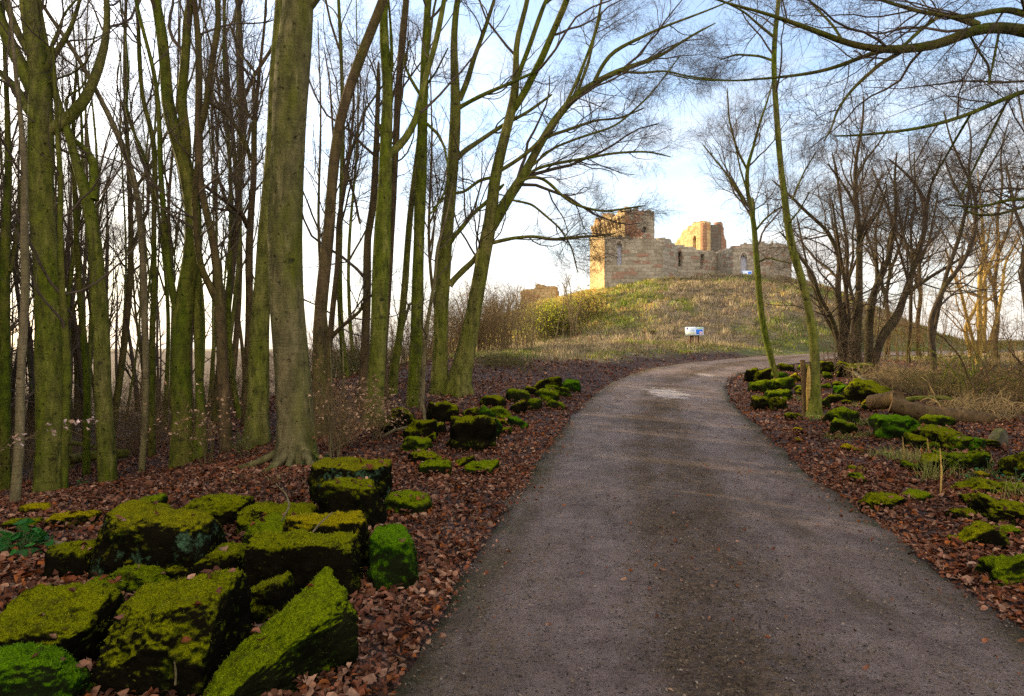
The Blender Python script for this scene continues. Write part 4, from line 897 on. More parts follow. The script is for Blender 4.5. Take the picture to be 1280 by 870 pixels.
tree('dense dark hawthorn like clump with many stems fanning from one base', (1052, 449), [(1056,446,9),(1052,403,9),(1048,378,8),(1047,353,7),(1050,330,6),(1047,313,5.5),(1038,295,5),(1032,286,4.5),(1008,265,4),(987,244,3),(965,225,2)],
     [[(1050,445,6),(1046,416,6),(1038,393,5),(1023,370,5),(1018,345,4.5),(997,317,4),(985,300,3),(975,290,2)], [(1052,440,5),(1040,410,5),(1030,395,4),(1012,345,3),(1002,300,2.5),(996,270,2)],
      [(1054,420,6),(1057,380,5.5),(1058,350,5),(1060,310,4),(1052,260,3),(1046,215,3),(1040,190,2)], [(1056,430,5),(1062,400,5),(1058,365,4),(1052,330,4),(1040,250,2.5)], [(1049,350,3.5),(1035,335,3),(1020,325,3),(1000,300,2)]],
     mat='bark_thorn', name='thorn_tree', K=10, flare=.2, n1=11, tmin=.3, ext=0, limbw=1.0, Y=25.5, l1max=2.6, dens=(5, 4, 4), wander=.22, up=(.03, .0, 0, 0))
tree('darkest upright trunk in the thicket, knobbly all the way up', (1070, 449), [(1069,446,11),(1072,403,10),(1074,365,9),(1074,334,8),(1075,292,7),(1070,258,6),(1069,217,5),(1070,196,4),(1078,160,3),(1080,120,2)],
     [[(1074,290,3.5),(1080,278,3.5),(1090,250,3),(1094,237,3),(1105,215,2)], [(1072,265,3.5),(1060,240,3),(1050,225,2.5),(1035,205,2)], [(1070,225,3),(1082,200,3),(1098,180,2),(1110,160,2)], [(1073,310,3),(1082,290,3),(1100,262,2.5),(1108,235,2)]],
     mat='bark_thorn', name='thorn_tree', K=10, flare=.2, n1=12, tmin=.35, ext=0, Y=25, l1max=2.6, dens=(5, 4, 4), wander=.22, up=(.02, .0, 0, 0), limbw=1.1)
tree('knotted trunk with shaggy shoots between the upright and the leaning one', (1086, 448), [(1086,446,10),(1086,420,10),(1086,403,10),(1091,370,9),(1101,345,7),(1111,323,6),(1118,286,5),(1120,251,4),(1118,223,3),(1121,190,2)],
     [[(1088,400,6),(1092,375,5),(1097,350,5),(1095,320,4),(1094,290,3),(1100,260,2)], [(1118,290,3),(1110,260,3),(1100,235,2.5),(1090,210,2)], [(1101,345,3.5),(1106,370,3),(1104,385,2)]],
     mat='bark_thorn', name='thorn_tree', K=10, flare=.2, n1=11, tmin=.35, ext=0, Y=25.5, l1max=2.6, dens=(5, 4, 4), wander=.22, up=(.02, .0, 0, 0), limbw=1.0)
tree('leaning trunk with a burr low down and a long side limb over the brambles', (1094, 453), [(1094,449,9),(1099,430,9),(1104,418,10),(1112,407,13),(1120,400,11),(1125,388,9),(1129,373,8),(1139,345,7),(1147,318,6),(1156,292,5.5),(1158,258,4.5),(1152,241,4),(1138,222,3),(1125,210,3),(1110,198,2)],
     [[(1129,377,5),(1132,368,5),(1150,355,4.5),(1166,344,4),(1187,332,3.5),(1205,320,3),(1225,308,2)], [(1158,255,3),(1162,235,2.5),(1172,215,2),(1178,190,2)], [(1145,320,3),(1130,300,3),(1118,285,2)]],
     mat='bark_thorn', name='thorn_tree', K=10, flare=.2, n1=11, tmin=.4, ext=0, Y=24.5, l1max=2.6, dens=(5, 4, 4), wander=.22, up=(.02, .0, 0, 0), limbw=1.0)
tree('two crossing thin dark stems growing out of the bramble tangle', (1166, 452), [(1167,441,8),(1163,420,7),(1162,403,7),(1166,390,6),(1172,378,6),(1182,355,6),(1190,345,6),(1202,333,5),(1212,312,5),(1218,292,5),(1221,272,4.5),(1218,237,4),(1204,210,3),(1187,172,2.2),(1180,140,1.6)],
     [[(1166,425,5),(1172,390,5),(1183,341,5),(1193,315,5),(1201,292,5),(1208,258,4),(1214,234,3.5),(1209,213,3),(1216,180,2),(1210,150,1.5)], [(1218,250,3),(1228,225,2.5),(1245,195,2),(1262,165,1.5)], [(1208,260,2.5),(1195,235,2.5),(1182,205,2)]],
     mat='bark_thorn', name='thorn_tree', K=9, flare=.2, n1=12, tmin=.35, ext=0, Y=21, l1max=2.4, dens=(5, 4, 4), wander=.22, up=(.02, .0, 0, 0), limbw=1.1)
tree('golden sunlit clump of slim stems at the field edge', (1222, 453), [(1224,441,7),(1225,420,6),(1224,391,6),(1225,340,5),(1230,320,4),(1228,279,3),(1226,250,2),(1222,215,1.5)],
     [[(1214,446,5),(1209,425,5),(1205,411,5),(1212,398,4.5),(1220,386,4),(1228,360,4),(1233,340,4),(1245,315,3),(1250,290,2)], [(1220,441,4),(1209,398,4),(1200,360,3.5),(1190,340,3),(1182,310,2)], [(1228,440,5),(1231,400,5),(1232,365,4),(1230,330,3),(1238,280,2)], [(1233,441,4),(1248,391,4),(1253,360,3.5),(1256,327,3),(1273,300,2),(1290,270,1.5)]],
     mat='bark_gold_sunlit', twig='twig_gold_sunlit', name='coppiced_tree', K=9, flare=.1, n1=12, tmin=.3, ext=0, Y=27, l1max=2.6, dens=(5, 5, 3), wander=.18, limbw=.9)
for k, (lb, px, Yk, hpx, w0) in enumerate([('thin bare tree on the field edge just beyond the crossing stems', 1150, 31, 190, 6), ('twiggy bare tree behind the golden clump', 1246, 30, 150, 6), ('bare tree on the skyline where the track passes the thorn clump', 1108, 33, 200, 6),
        ('bare tree at the outermost end of the thicket against the sky', 1284, 26, 110, 7), ('slight bare tree squeezed behind the knobbly dark trunk', 1062, 30, 230, 5), ('slim bare tree rising between the leaning trunk and the crossing stems', 1136, 27, 170, 5)]):
    rk = np.random.default_rng(k+40); top = hpx; pth = [(px+rk.normal(0, 3)+i*rk.uniform(-1.5, 2.5), 440-(440-top)*i/7, w0*(1-.11*i)) for i in range(8)]
    i1, i2 = pth[2], pth[3]; sg = 1 if rk.random() < .5 else -1
    tree(lb, (px, 450), pth, [[i1, (i1[0]+sg*12, i1[1]-40, w0*.6), (i1[0]+sg*26, i1[1]-90, w0*.4), (i1[0]+sg*32, i1[1]-140, w0*.25)], [i2, (i2[0]-sg*14, i2[1]-35, w0*.5), (i2[0]-sg*24, i2[1]-90, w0*.3)]],
         mat='bark_thorn', K=9, flare=.2, n1=14, tmin=.2, ext=0, Y=Yk, l1max=2.8, dens=(5, 4, 3), wander=.2, limbw=.7)
# big tree standing out of frame whose limbs reach over the track
big = tree('dark mossy limbs of an overhanging tree reaching in over the track from beyond the brambles', (1440, 640), [(1440,560,90),(1440,400,80),(1430,250,70),(1420,100,60),(1425,-80,50),(1430,-300,36),(1420,-500,20)],
     [[(1415,70,26),(1340,50,20),(1280,39,15),(1244,31,13.5),(1222,33,13),(1200,44,12),(1177,57,12.5),(1155,61,11.5),(1130,61,11),(1106,63,9),(1082,62,8.5),(1056,55,7.5),(1030,42,7),(1005,33,6),(975,24,5),(957,15,4),(920,7,3),(880,-2,2)],
      [(1106,63,6),(1082,69,5),(1056,80,5),(1035,87,4.5),(1012,92,4),(971,97,3),(920,101,2.2),(870,100,1.6),(835,92,1)],
      [(1130,62,6),(1118,70,5.5),(1104,77,5),(1084,94,4.5),(1072,105,4),(1060,118,3.5),(1045,140,3),(1041,158,2.5),(1030,176,1.5)],
      [(1222,31,9),(1200,22,8),(1177,18,6),(1148,15,5),(1130,8,4.5),(1111,4,4),(1080,-10,3)],
      [(1174,20,5),(1160,30,4.5),(1148,40,4.5),(1135,52,4),(1126,60,4)],
      [(1415,40,18),(1340,30,12),(1280,18,8),(1262,11,7.5),(1240,14,6.5),(1215,20,6),(1190,22,5)],
      [(1420,90,14),(1350,95,10),(1280,114,6),(1251,125,5),(1214,142,5),(1177,154,4.5),(1141,162,4),(1104,166,3.5),(1070,170,2.8),(1043,170,2)],
      [(1425,230,12),(1350,245,8),(1280,249,4.5),(1265,249,4.3),(1252,251,4),(1238,256,3.5),(1225,260,3),(1187,256,2)],
      [(1425,235,9),(1340,250,6),(1277,258,4),(1262,265,4),(1249,268,3.5),(1221,270,3),(1205,262,2)],
      [(1215,140,3),(1200,165,3),(1180,200,2.5),(1165,225,2)], [(1260,124,3),(1240,165,3),(1215,215,2.5),(1200,250,2)],
      [(1210,40,3),(1222,62,3),(1235,80,2.5),(1238,105,2)], [(1250,33,3),(1245,60,3),(1240,85,2.5),(1236,105,1.8)], [(1056,55,3),(1040,30,3),(1015,5,2.5)]],
     mat='bark_deep', name='overhanging_tree', ext=3, K=16, n1=7, tmin=.5, Y=7.6, limbw=1.2, dens=(5, 4, 3), l1max=2.2, up=(.0, -.02, -.02, -.02), rmin=.0016, lenk=70)

# ---- the rest of the wood: slender background trees, copied from a few built ones
def bg_proto(sd, h, r, lean=.02, fork=.5):
    rng = np.random.default_rng(500+sd); m = 26; t = np.linspace(0, 1, m)
    ph = rng.uniform(0, 6, 4); amp = rng.uniform(.1, .45)
    P = np.stack([amp*np.sin(t*3+ph[0])+.12*np.sin(t*9+ph[1])+lean*h*t, amp*np.sin(t*2.6+ph[2])+.12*np.sin(t*8+ph[3]), t*(h+.4)-.4], 1); P[:, :2] -= P[1, :2]
    R = r*(1-.78*t)
    e = empty('wood_tree', (0, 0, 0), 'slender dark bare tree deep in the dim wood', 'tree', 'slender trees filling the depth of the wood')
    link('trunk', trunk_mesh('trunk', np.c_[P, R], M[('bark_green', 'bark_brown')[sd % 2]], (0, 0, 0), 8, .3, 4, .05, sd, 0), e)
    src = [(P, R, 1.0, .32)]
    for k in range(rng.integers(1, 4)):
        i = int(rng.integers(8, 15)); a = rng.uniform(0, 6.28); L = h*rng.uniform(.3, .5); d = np.array([math.cos(a)*.45, math.sin(a)*.45, 1.0]); q = [P[i].copy()]
        for j in range(9):
            d = d+rng.normal(0, .10, 3)+[0, 0, .08]; d = d/np.linalg.norm(d); q.append(q[-1]+d*L/9)
        q = np.array(q); rr = R[i]*.7*(1-.75*np.linspace(0, 1, 10)); link('limb', trunk_mesh('limb', np.c_[q, rr], M['bark_brown'], (0, 0, 0), 6, 0, 3, .04, sd+k), e); src.append((q, rr, .5, .15))
    link('crown', crown_mesh('crown', src, rng, M['twig'], 17, 4, 4, 3, rmin=.0022, l1max=3.4, K=(5, 3, 3, 3), up=(.14, .08, .04, .02), ang=(42, 42, 40, 38)), e)
    return e
def copy_tree(o):
    c = o.copy(); COL.objects.link(c)
    for ch in list(o.children):
        d = ch.copy(); COL.objects.link(d); d.parent = c
    return c
rng = np.random.default_rng(77)
protos = [bg_proto(k, rng.uniform(12, 16), rng.uniform(.055, .115), rng.uniform(-.04, .04)) for k in range(7)]
wood_line = lambda x: 19+.72*(12-x)
BCH = hit(370, 578)
sun_off = lambda x, y: np.abs((x-BCH[0])*math.cos(SUN_AZ)-(y-BCH[1])*math.sin(SUN_AZ))
spots = []
front = [(c.location.x, c.location.y) for c in COL.objects if c.type == 'EMPTY' and c.get('category') == 'tree']
tries = 0
while len(spots) < 80 and tries < 20000:
    tries += 1
    if len(spots) < 60:
        px = rng.uniform(-30, 330) if rng.random() < .84 else rng.uniform(330, 565); y = 15.5+30*rng.random()**.8; x = (px-CX)/F*y
    else: x = rng.uniform(-32, -9); y = rng.uniform(-2, 30);  # extra trees out of view, added to block the low sun
    if y > wood_line(x)-1 or (len(spots) >= 60 and x/y > -.80 and y > 3): continue
    if x > -1.5 or (sun_off(x, y) < .7): continue
    if min((x-a)**2+(y-b_)**2 for a, b_ in front+spots) < (1.1 if y < 25 else 1.4)**2: continue
    spots.append((x, y))
for i, (x, y) in enumerate(spots):
    o = protos[i] if i < len(protos) else copy_tree(protos[int(rng.integers(len(protos)))])
    sc_ = rng.uniform(.75, 1.25)
    o.location = (x, y, gz(x, y)); o.rotation_euler = (0, 0, rng.uniform(0, 6.28)); o.scale = (sc_, sc_, sc_*rng.uniform(.9, 1.15))
# far edge of the wood : one mass
def distant_wood():
    rng = np.random.default_rng(31); n = 420
    x = -rng.uniform(14, 125, n); y = wood_line(x)-rng.uniform(0, 26, n); k = (y > 24); x = x[k]; y = y[k]; n = len(x)
    z = ground(x, y)-.2; h = rng.uniform(5, 11, n); m = 9; t = np.linspace(0, 1, m)[None]
    ph = rng.uniform(0, 6, (n, 2)); P = np.stack([x[:, None]+.5*np.sin(t*3+ph[:, :1])*t+rng.normal(0, .05, (n, 1))*t*h[:, None], y[:, None]+.5*np.sin(t*2.5+ph[:, 1:])*t, z[:, None]+t*h[:, None]], -1)
    R = rng.uniform(.05, .16, (n, 1))*(1-.8*t); mb = MB(); V, Q = tubes(P, R, 5); mb.add(V, Q)
    q, r = crown_children(rng, P, R, 7, .12, .98, 48, 62, .88, .42, 6, .15, .12, .008, 3.5); V, Q = tubes(q, r, 3); mb.add(V, Q)
    q, r = crown_children(rng, q, r, 5, .15, .98, 44, 62, .88, .5, 4, .15, .06, .006, 1.6); V, Q = tubes(q, r, 3); mb.add(V, Q)
    tag(link('distant_wood', mb.mesh('distant_wood', M['twig'])), 'dim mass of far trees closing off the wood behind the nearer trunks', 'woodland', kind='stuff')
distant_wood()
def shade_thicket():  # added out of view to block low sun; gap left towards the beech
    rng = np.random.default_rng(35); n = 3000
    x = -rng.uniform(13, 55, n); y = rng.uniform(-8, 46, n)
    k = (x/np.maximum(y, .1) < -.84) | (y < 0); k &= (y < wood_line(x)-3) & (sun_off(x, y) > .42); x = x[k]; y = y[k]; n = len(x)
    z = ground(x, y)-.2; h = rng.uniform(7, 13, n); m = 9; t = np.linspace(0, 1, m)[None]
    P = np.stack([x[:, None]+rng.normal(0, .05, (n, 1))*t*h[:, None], y[:, None]+rng.normal(0, .05, (n, 1))*t*h[:, None], z[:, None]+t*h[:, None]], -1)
    R = rng.uniform(.10, .26, (n, 1))*(1-.6*t); mb = MB(); V, Q = tubes(P, R, 6); mb.add(V, Q)
    q, r = crown_children(rng, P, R, 10, .05, .98, 50, 62, .88, .42, 6, .15, .12, .022, 4.5); V, Q = tubes(q, r, 3); mb.add(V, Q)
    q, r = crown_children(rng, q, r, 6, .15, .98, 44, 62, .88, .5, 4, .15, .06, .012, 2.2); V, Q = tubes(q, r, 3); mb.add(V, Q)
    tag(link('shade_thicket', mb.mesh('shade_thicket', M['twig'])), 'added dense thicket outside the view keeping sun off the track', 'woodland', kind='stuff')
shade_thicket()
def undergrowth():
    rng = np.random.default_rng(33); n = 1500
    y = 15+45*rng.random(n); px = np.where(rng.random(n) < .78, rng.uniform(-60, 340, n), rng.uniform(340, 560, n)); x = (px-CX)/F*y
    k = (y < wood_line(x)) & (x < -2.0) & ~((px > 230) & (y < 19)); x = x[k]; y = y[k]; n = len(x); z = ground(x, y)-.05
    L = rng.uniform(.5, 2.4, n)*np.interp(y, [15, 40], [.5, 1.3]); D = norm(np.c_[rng.normal(0, .5, (n, 2)), np.ones(n)]); m = 7; t = np.linspace(0, 1, m)
    P = np.stack([x, y, z], 1)[:, None]+D[:, None]*(L[:, None]*t[None])[..., None]; P[..., :2] += (rng.normal(0, .25, (n, 1, 2))*t[None, :, None]**2*L[:, None, None])
    R = rng.uniform(.004, .014, (n, 1))*(1-.7*t[None]); mb = MB(); V, Q = tubes(P, R, 3); mb.add(V, Q)
    q, r = crown_children(rng, P, R, 7, .2, .98, 50, 90, .88, .6, 5, .25, -.03, .003, 1.1); V, Q = tubes(q, r, 3); mb.add(V, Q)
    q, r = crown_children(rng, q, r, 4, .2, .98, 50, 90, .88, .7, 4, .25, -.03, .0025, .5); V, Q = tubes(q, r, 3); mb.add(V, Q)
    tag(link('undergrowth', mb.mesh('undergrowth', M['twig_warm'])), 'tangled brown undergrowth on the low floor of the wood', 'undergrowth', kind='stuff')
undergrowth()

# ------------------------------------------------------------------ mossy stones
def cube_grid(k):
    a = np.linspace(-1, 1, k+1); U, W = np.meshgrid(a, a, indexing='ij'); V = []; Q = []; n = 0
    idx = np.arange((k+1)**2).reshape(k+1, k+1); q = np.stack([idx[:-1, :-1], idx[1:, :-1], idx[1:, 1:], idx[:-1, 1:]], -1).reshape(-1, 4)
    for ax in range(3):
        for sg in (-1, 1):
            P = np.zeros(U.shape+(3,)); P[..., ax] = sg; P[..., (ax+1) % 3] = U*sg; P[..., (ax+2) % 3] = W
            V.append(P.reshape(-1, 3)); Q.append(q+n); n += (k+1)**2
    V = np.concatenate(V); Q = np.concatenate(Q)
    key = np.round(V*1e4).astype(np.int64); _, first, inv = np.unique(key, axis=0, return_index=True, return_inverse=True)
    return V[first], inv.ravel()[Q]
_CG = {}
def rock(label, x0, x1, yt, yb, depth=None, rz=0, top=(0, 0), r=.25, mat='rock_a', tilt=(0, 0), seed=None, sink=.10, name='mossy_stone', group=None, taper=.9, dy=0, rough=1.0, cat='stone', fit=False):
    """stone filling the picture box x0..x1, yt(front top edge)..yb(front foot)"""
    cx = (x0+x1)/2; gx_, gy_, _ = hit(cx, yb); Y = gy_; w = (x1-x0)/F*Y; h = (yb-yt)/F*Y
    dep = depth if depth is not None else w*.8
    if fit:
        dep = w*.6
        for _ in range(8):
            hh = ((yb-CY)*Y-(yt-CY)*(Y+dep))/F
            if hh > .45*h: break
            dep *= .8
        h = max(hh, .3*h)
    w = w if abs(rz) < .05 else w/(abs(math.cos(rz))+abs(math.sin(rz))*dep/max(w, .01)*.9)
    sd = seed if seed is not None else int(x0*7+yb*3) % 9973; rng = np.random.default_rng(sd)
    k = int(np.clip(w*F/Y/3.2, 10, 64))
    if k not in _CG: _CG[k] = cube_grid(k)
    p, Q = _CG[k]; q = np.clip(p, -(1-r), 1-r); p = q+r*norm(p-q+1e-9)
    for c in range(7 if fit else 4):      # broken-off corners
        nrm_ = norm(rng.normal(0, 1, 3)*np.array([1, 1, .8])); dd = rng.uniform(.80 if fit else .95, 1.25); ov = np.maximum(p@nrm_-dd, 0); p = p-ov[:, None]*nrm_*.85
    zf = (p[:, 2]+1)/2
    p = p*np.array([1, 1, 1])*np.where(True, 1, 1); p[:, :2] *= (1-(1-taper)*zf)[:, None]
    s = np.array([w/2, dep/2, (h+sink)/2])
    V = p*s; V[:, 2] += (h+sink)/2
    V[:, 2] *= (1+top[0]*p[:, 0]+top[1]*p[:, 1])
    sc_ = max(w, h); o = rng.uniform(0, 50, 3)
    nn = norm(p*np.array([1, 1, 1.0]))
    V = V+nn*(fbm(V/sc_*2.2+o, 4, sd)*.13*sc_*rough)[:, None]+nn*(fbm(V/sc_*8+o, 3, sd+4)*.035*sc_*rough)[:, None]
    V = V+nn*(np.abs(fbm(V*34+o, 2, sd+9))*.022*min(1, sc_*2.5))[:, None]+nn*(fbm(V*90+o, 2, sd+2)*.007)[:, None]
    cxr, sxr = math.cos(tilt[0]), math.sin(tilt[0]); V = V@np.array([[1, 0, 0], [0, cxr, sxr], [0, -sxr, cxr]])
    cyr, syr = math.cos(tilt[1]), math.sin(tilt[1]); V = V@np.array([[cyr, 0, -syr], [0, 1, 0], [syr, 0, cyr]])
    X = (cx-CX)/F*Y; Yc = Y+dep/2*.9+dy; X = X*(Yc/Y)**.5
    z = min(gz(X, Y), gz(X, Yc))-sink
    me = make_mesh(name, V, [Q], M[mat], True)
    ob = link(name, me, None, (X, Yc, z)); ob.rotation_euler = (0, 0, rz)
    ob['_near'] = 0
    del ob['_near']
    nb = norm(nn); cz, sz = math.cos(rz), math.sin(rz); Rm = np.array([[cz, sz, 0], [-sz, cz, 0], [0, 0, 1]])
    # true vertex normals
    fn = np.cross(V[Q[:, 2]]-V[Q[:, 0]], V[Q[:, 3]]-V[Q[:, 1]]); vn = np.zeros_like(V)
    for c in range(4): np.add.at(vn, Q[:, c], fn)
    vn = norm(vn); Wd = V@Rm+np.array([X, Yc, z]); ROCKV.append((Y, Wd, vn@Rm, sc_))
    if Y < 8.5:
        area = np.linalg.norm(fn, axis=1)/2; tot = area.sum(); nbl = int(min(9000, tot*(6500 if Y < 5 else 3200))); fi = rng.choice(len(Q), nbl, p=area/tot)
        a_, b_ = rng.random((2, nbl, 1)); p_ = (V[Q[fi, 0]]*(1-a_)+V[Q[fi, 1]]*a_)*(1-b_)+(V[Q[fi, 3]]*(1-a_)+V[Q[fi, 2]]*a_)*b_; n_ = vn[Q[fi, 0]]
        clump = fbm(p_*13+o, 3, sd+1)+.75*n_[:, 2]-{'rock_a': .22, 'rock_b': .2, 'rock_c': .0, 'rock_d': .08, 'rock_y': .05, 'rock_p': .6}[mat]; k_ = clump > rng.uniform(-.1, .5, nbl); p_, n_ = p_[k_], n_[k_]; cl = clump[k_]
        h_ = rng.uniform(.003, .010, len(p_))*(1+.6*np.clip(cl, 0, 1)); t1 = norm(np.cross(n_, rng.normal(size=n_.shape))); w_ = .0028*(1 if Y < 5 else 1.5)
        tip = p_+(n_+.55*rng.normal(size=n_.shape)*.6)*h_[:, None]; VV = np.stack([p_-t1*w_-n_*.003, p_+t1*w_-n_*.003, tip], 1).reshape(-1, 3)
        top_ = np.clip(n_[:, 2]+.3*rng.normal(size=len(p_)), 0, 1)[:, None]; lo, hi = {'rock_a': ((.022, .040, .002), (.25, .25, .003)), 'rock_b': ((.03, .045, .004), (.22, .20, .004)), 'rock_c': ((.03, .06, .003), (.20, .24, .003)), 'rock_d': ((.018, .065, .002), (.12, .24, .003)), 'rock_y': ((.05, .055, .003), (.32, .26, .003)), 'rock_p': ((.05, .06, .01), (.1, .12, .02))}[mat]
        cc = (np.array(lo)*(1-top_)+np.array(hi)*top_)*rng.uniform(.5, 1.3, (len(p_), 1))
        link('moss', make_mesh('moss', VV, [np.arange(len(VV)).reshape(-1, 3)], M['blade'], False, {'tint': np.repeat(cc, 3, 0)}), ob)['kind'] = 'stuff'
    return tag(ob, label, cat, group)
ROCKV = []
R_ = rock
R_('huge mossy slab lowest in the heap, yellow green on top and black in front', 118, 284, 768, 872, .58, -.05, (.14, .10), .22, 'rock_a', seed=11, taper=.97)
R_('long sagging mossy block touching the outer side of the huge slab', -30, 122, 780, 862, .50, .10, (-.02, .12), .3, 'rock_a', seed=12)
R_('bright green mossed stone poking up at the lowest corner beside the huge slab', -40, 92, 838, 905, .25, .1, (0, 0), .4, 'rock_d', seed=13)
R_('steep leaning slab rising to a corner, vivid green on its trackward side', 232, 432, 806, 878, .28, .72, (.72, .0), .14, 'rock_c', seed=14, taper=1.0)
R_('big squarish boulder with pale lichen blotches on its dark face', 112, 262, 655, 736, .50, -.06, (-.03, .04), .28, 'rock_b', seed=15, taper=.95)
R_('small dark block tucked against the foot of the lichen blotched boulder', 54, 116, 686, 728, .22, .1, (0, .1), .3, 'rock_a', seed=16)
R_('low long stone lying between the lichen blotched boulder and the split double block', 196, 308, 702, 742, .3, .25, (.1, 0), .4, 'rock_a', seed=17)
R_('low mossy lump at the foot of the lichen blotched boulder', 138, 212, 712, 742, .2, 0, (0, 0), .5, 'rock_c', seed=18, dy=-.1)
R_('little mossy knob on the near edge of the huge slab', 98, 156, 730, 756, .18, 0, (0, 0), .5, 'rock_c', seed=19)
R_('front half of the split double block, flat yellow moss on top and black face', 303, 446, 680, 754, .30, .05, (-.04, .03), .12, 'rock_a', seed=20, taper=.97)
R_('back half of the split double block, standing a little higher', 334, 452, 664, 742, .28, -.08, (.02, .0), .2, 'rock_y', seed=21, taper=.93, dy=.25)
R_('rounded green boulder alone on the leaves between the double block and the track', 452, 525, 676, 740, .36, .15, (-.05, .08), .32, 'rock_d', seed=22, taper=.82)
R_('dark sloping stone wedged between the huge slab and the steep wedge', 274, 364, 742, 786, .25, -.15, (.25, 0), .25, 'rock_a', seed=23)
R_('flat mossy stone behind the split double block with a twig across it', 288, 396, 640, 672, .4, .2, (.0, .05), .4, 'rock_a', seed=24)
R_('low tilted mossy plate just behind the split double block', 302, 402, 660, 690, .35, -.15, (.05, .1), .35, 'rock_c', seed=25)
R_('large cube like stone with a turquoise lichen smear and flat golden moss top', 390, 486, 585, 634, .55, -.03, (.0, -.02), .10, 'rock_b', seed=26, taper=.99)
R_('humped boulder standing in front of the large cube like stone', 396, 480, 606, 664, .40, -.12, (.0, .05), .32, 'rock_a', seed=27, taper=.86)
R_('squat green cushion of moss beside the cube like stone', 478, 536, 622, 646, .35, 0, (0, 0), .5, 'rock_c', seed=28)
R_('long slab half sunk in leaves behind the lichen blotched boulder', 214, 312, 632, 662, .35, -.1, (.12, .05), .3, 'rock_a', seed=29)
R_('yellow mossed low stone at the outer end of the heap', 48, 118, 644, 660, .25, .1, (.1, 0), .4, 'rock_y', seed=30)
R_('tiny golden mossed stone nearest the stout forked tree', 24, 62, 634, 644, .25, 0, (0, 0), .5, 'rock_y', seed=31)
R_('small mossy hump in open leaves below the deep green twin stemmed tree', 160, 206, 625, 642, .3, .2, (.2, 0), .5, 'rock_c', seed=32)
R_('thin mossy sliver beside the broad leaved green plant', 0, 50, 652, 666, .2, .1, (0, 0), .5, 'rock_a', seed=33)
mid = [('dark upright block at the outer end of the middle group of stones',475,517,511,541,'rock_a',.12,.1,(.12,0)),
 ('dark squared block at the foot of the straight green trunk',532,572,506,530,'rock_a',.12,0,(0,0)),
 ('knobbly dark stone in front of the two dark blocks of the middle group',500,541,528,550,'rock_a',.3,.1,(0,.1)),
 ('low pale green tilted stone in front of the knobbly dark one',499,540,548,566,'rock_c',.3,-.2,(-.1,.1)),
 ('thin flat plate of stone edging the middle group',507,566,566,580,'rock_a',.3,.15,(.1,0)),
 ('neat rounded mossy block nearest the camera in the middle group',522,562,576,594,'rock_c',.3,0,(0,0)),
 ('small pointed mossy stone beside the neat rounded block',564,592,570,585,'rock_a',.3,.3,(0,0)),
 ('outermost small tilted stone of the middle group, lying towards the track',580,625,578,594,'rock_c',.2,-.2,(.1,0)),
 ('biggest boulder of the middle group with a bright green sloping cheek',552,620,520,564,'rock_a',.2,.3,(.04,.05)),
 ('small capstone peeping over the biggest boulder of the middle group',578,602,512,528,'rock_a',.35,0,(0,0)),
 ('slanting green slab leaning on the biggest boulder of the middle group',588,626,518,548,'rock_d',.2,.6,(-.3,0)),
 ('round green boulder beside the slanting slab',607,641,511,532,'rock_c',.35,0,(0,0)),
 ('little dark stone squeezed beside the biggest boulder of the middle group',542,557,529,543,'rock_a',.3,0,(0,0)),
 ('dark rounded stone that starts the far row of stones',600,629,494,508,'rock_a',.35,0,(0,0)),
 ('broad bright mossed stone in the far row',633,667,489,503,'rock_c',.35,.1,(0,0)),
 ('dark low stone below the broad bright one of the far row',638,659,505,517,'rock_a',.3,0,(0,0)),
 ('flat vivid green stone between the round boulder and the far row',630,661,523,535,'rock_d',.4,0,(0,0)),
 ('green domed stone in the middle of the far row',657,678,500,512,'rock_c',.4,0,(0,0)),
 ('wide mossy stone under the topmost pair of the far row',671,702,488,502,'rock_c',.3,0,(0,0)),
 ('topmost domed stone of the far row',679,703,472,484,'rock_a',.4,0,(0,0)),
 ('bright green stone at the upper end of the far row, nearest the mound',703,725,475,488,'rock_d',.3,0,(0,0)),
 ('upright little green stone on the track side of the far row',700,713,485,496,'rock_c',.3,0,(0,0)),
 ('flat stone stacked across the wide mossy one in the far row',674,704,482,491,'rock_c',.3,.1,(0,0)),
 ('lone pale green stone lying in leaves below the far row',684,708,502,512,'rock_c',.4,0,(0,0)),
 ('small moss tuft of a stone behind the far row',653,673,484,491,'rock_a',.4,0,(0,0)),
 ('scrap of mossy stone on the leaves near the flat vivid green one',625,641,534,541,'rock_c',.5,0,(0,0)),
 ('small triangular stone beside the topmost domed one',669,683,478,489,'rock_a',.3,0,(0,0))]
for (lb, a, b_, c, d_, mt, r, rz, tp) in mid: rr_ = random.Random(a*31+c); R_(lb, a-2, b_+2, c-1, d_+1, None, rz+rr_.uniform(-.3, .3), (tp[0]+rr_.uniform(-.25, .25), tp[1]), r+.08, mt, (rr_.uniform(-.14, .14), rr_.uniform(-.16, .16)), sink=.08, taper=.82, fit=True, rough=1.5)
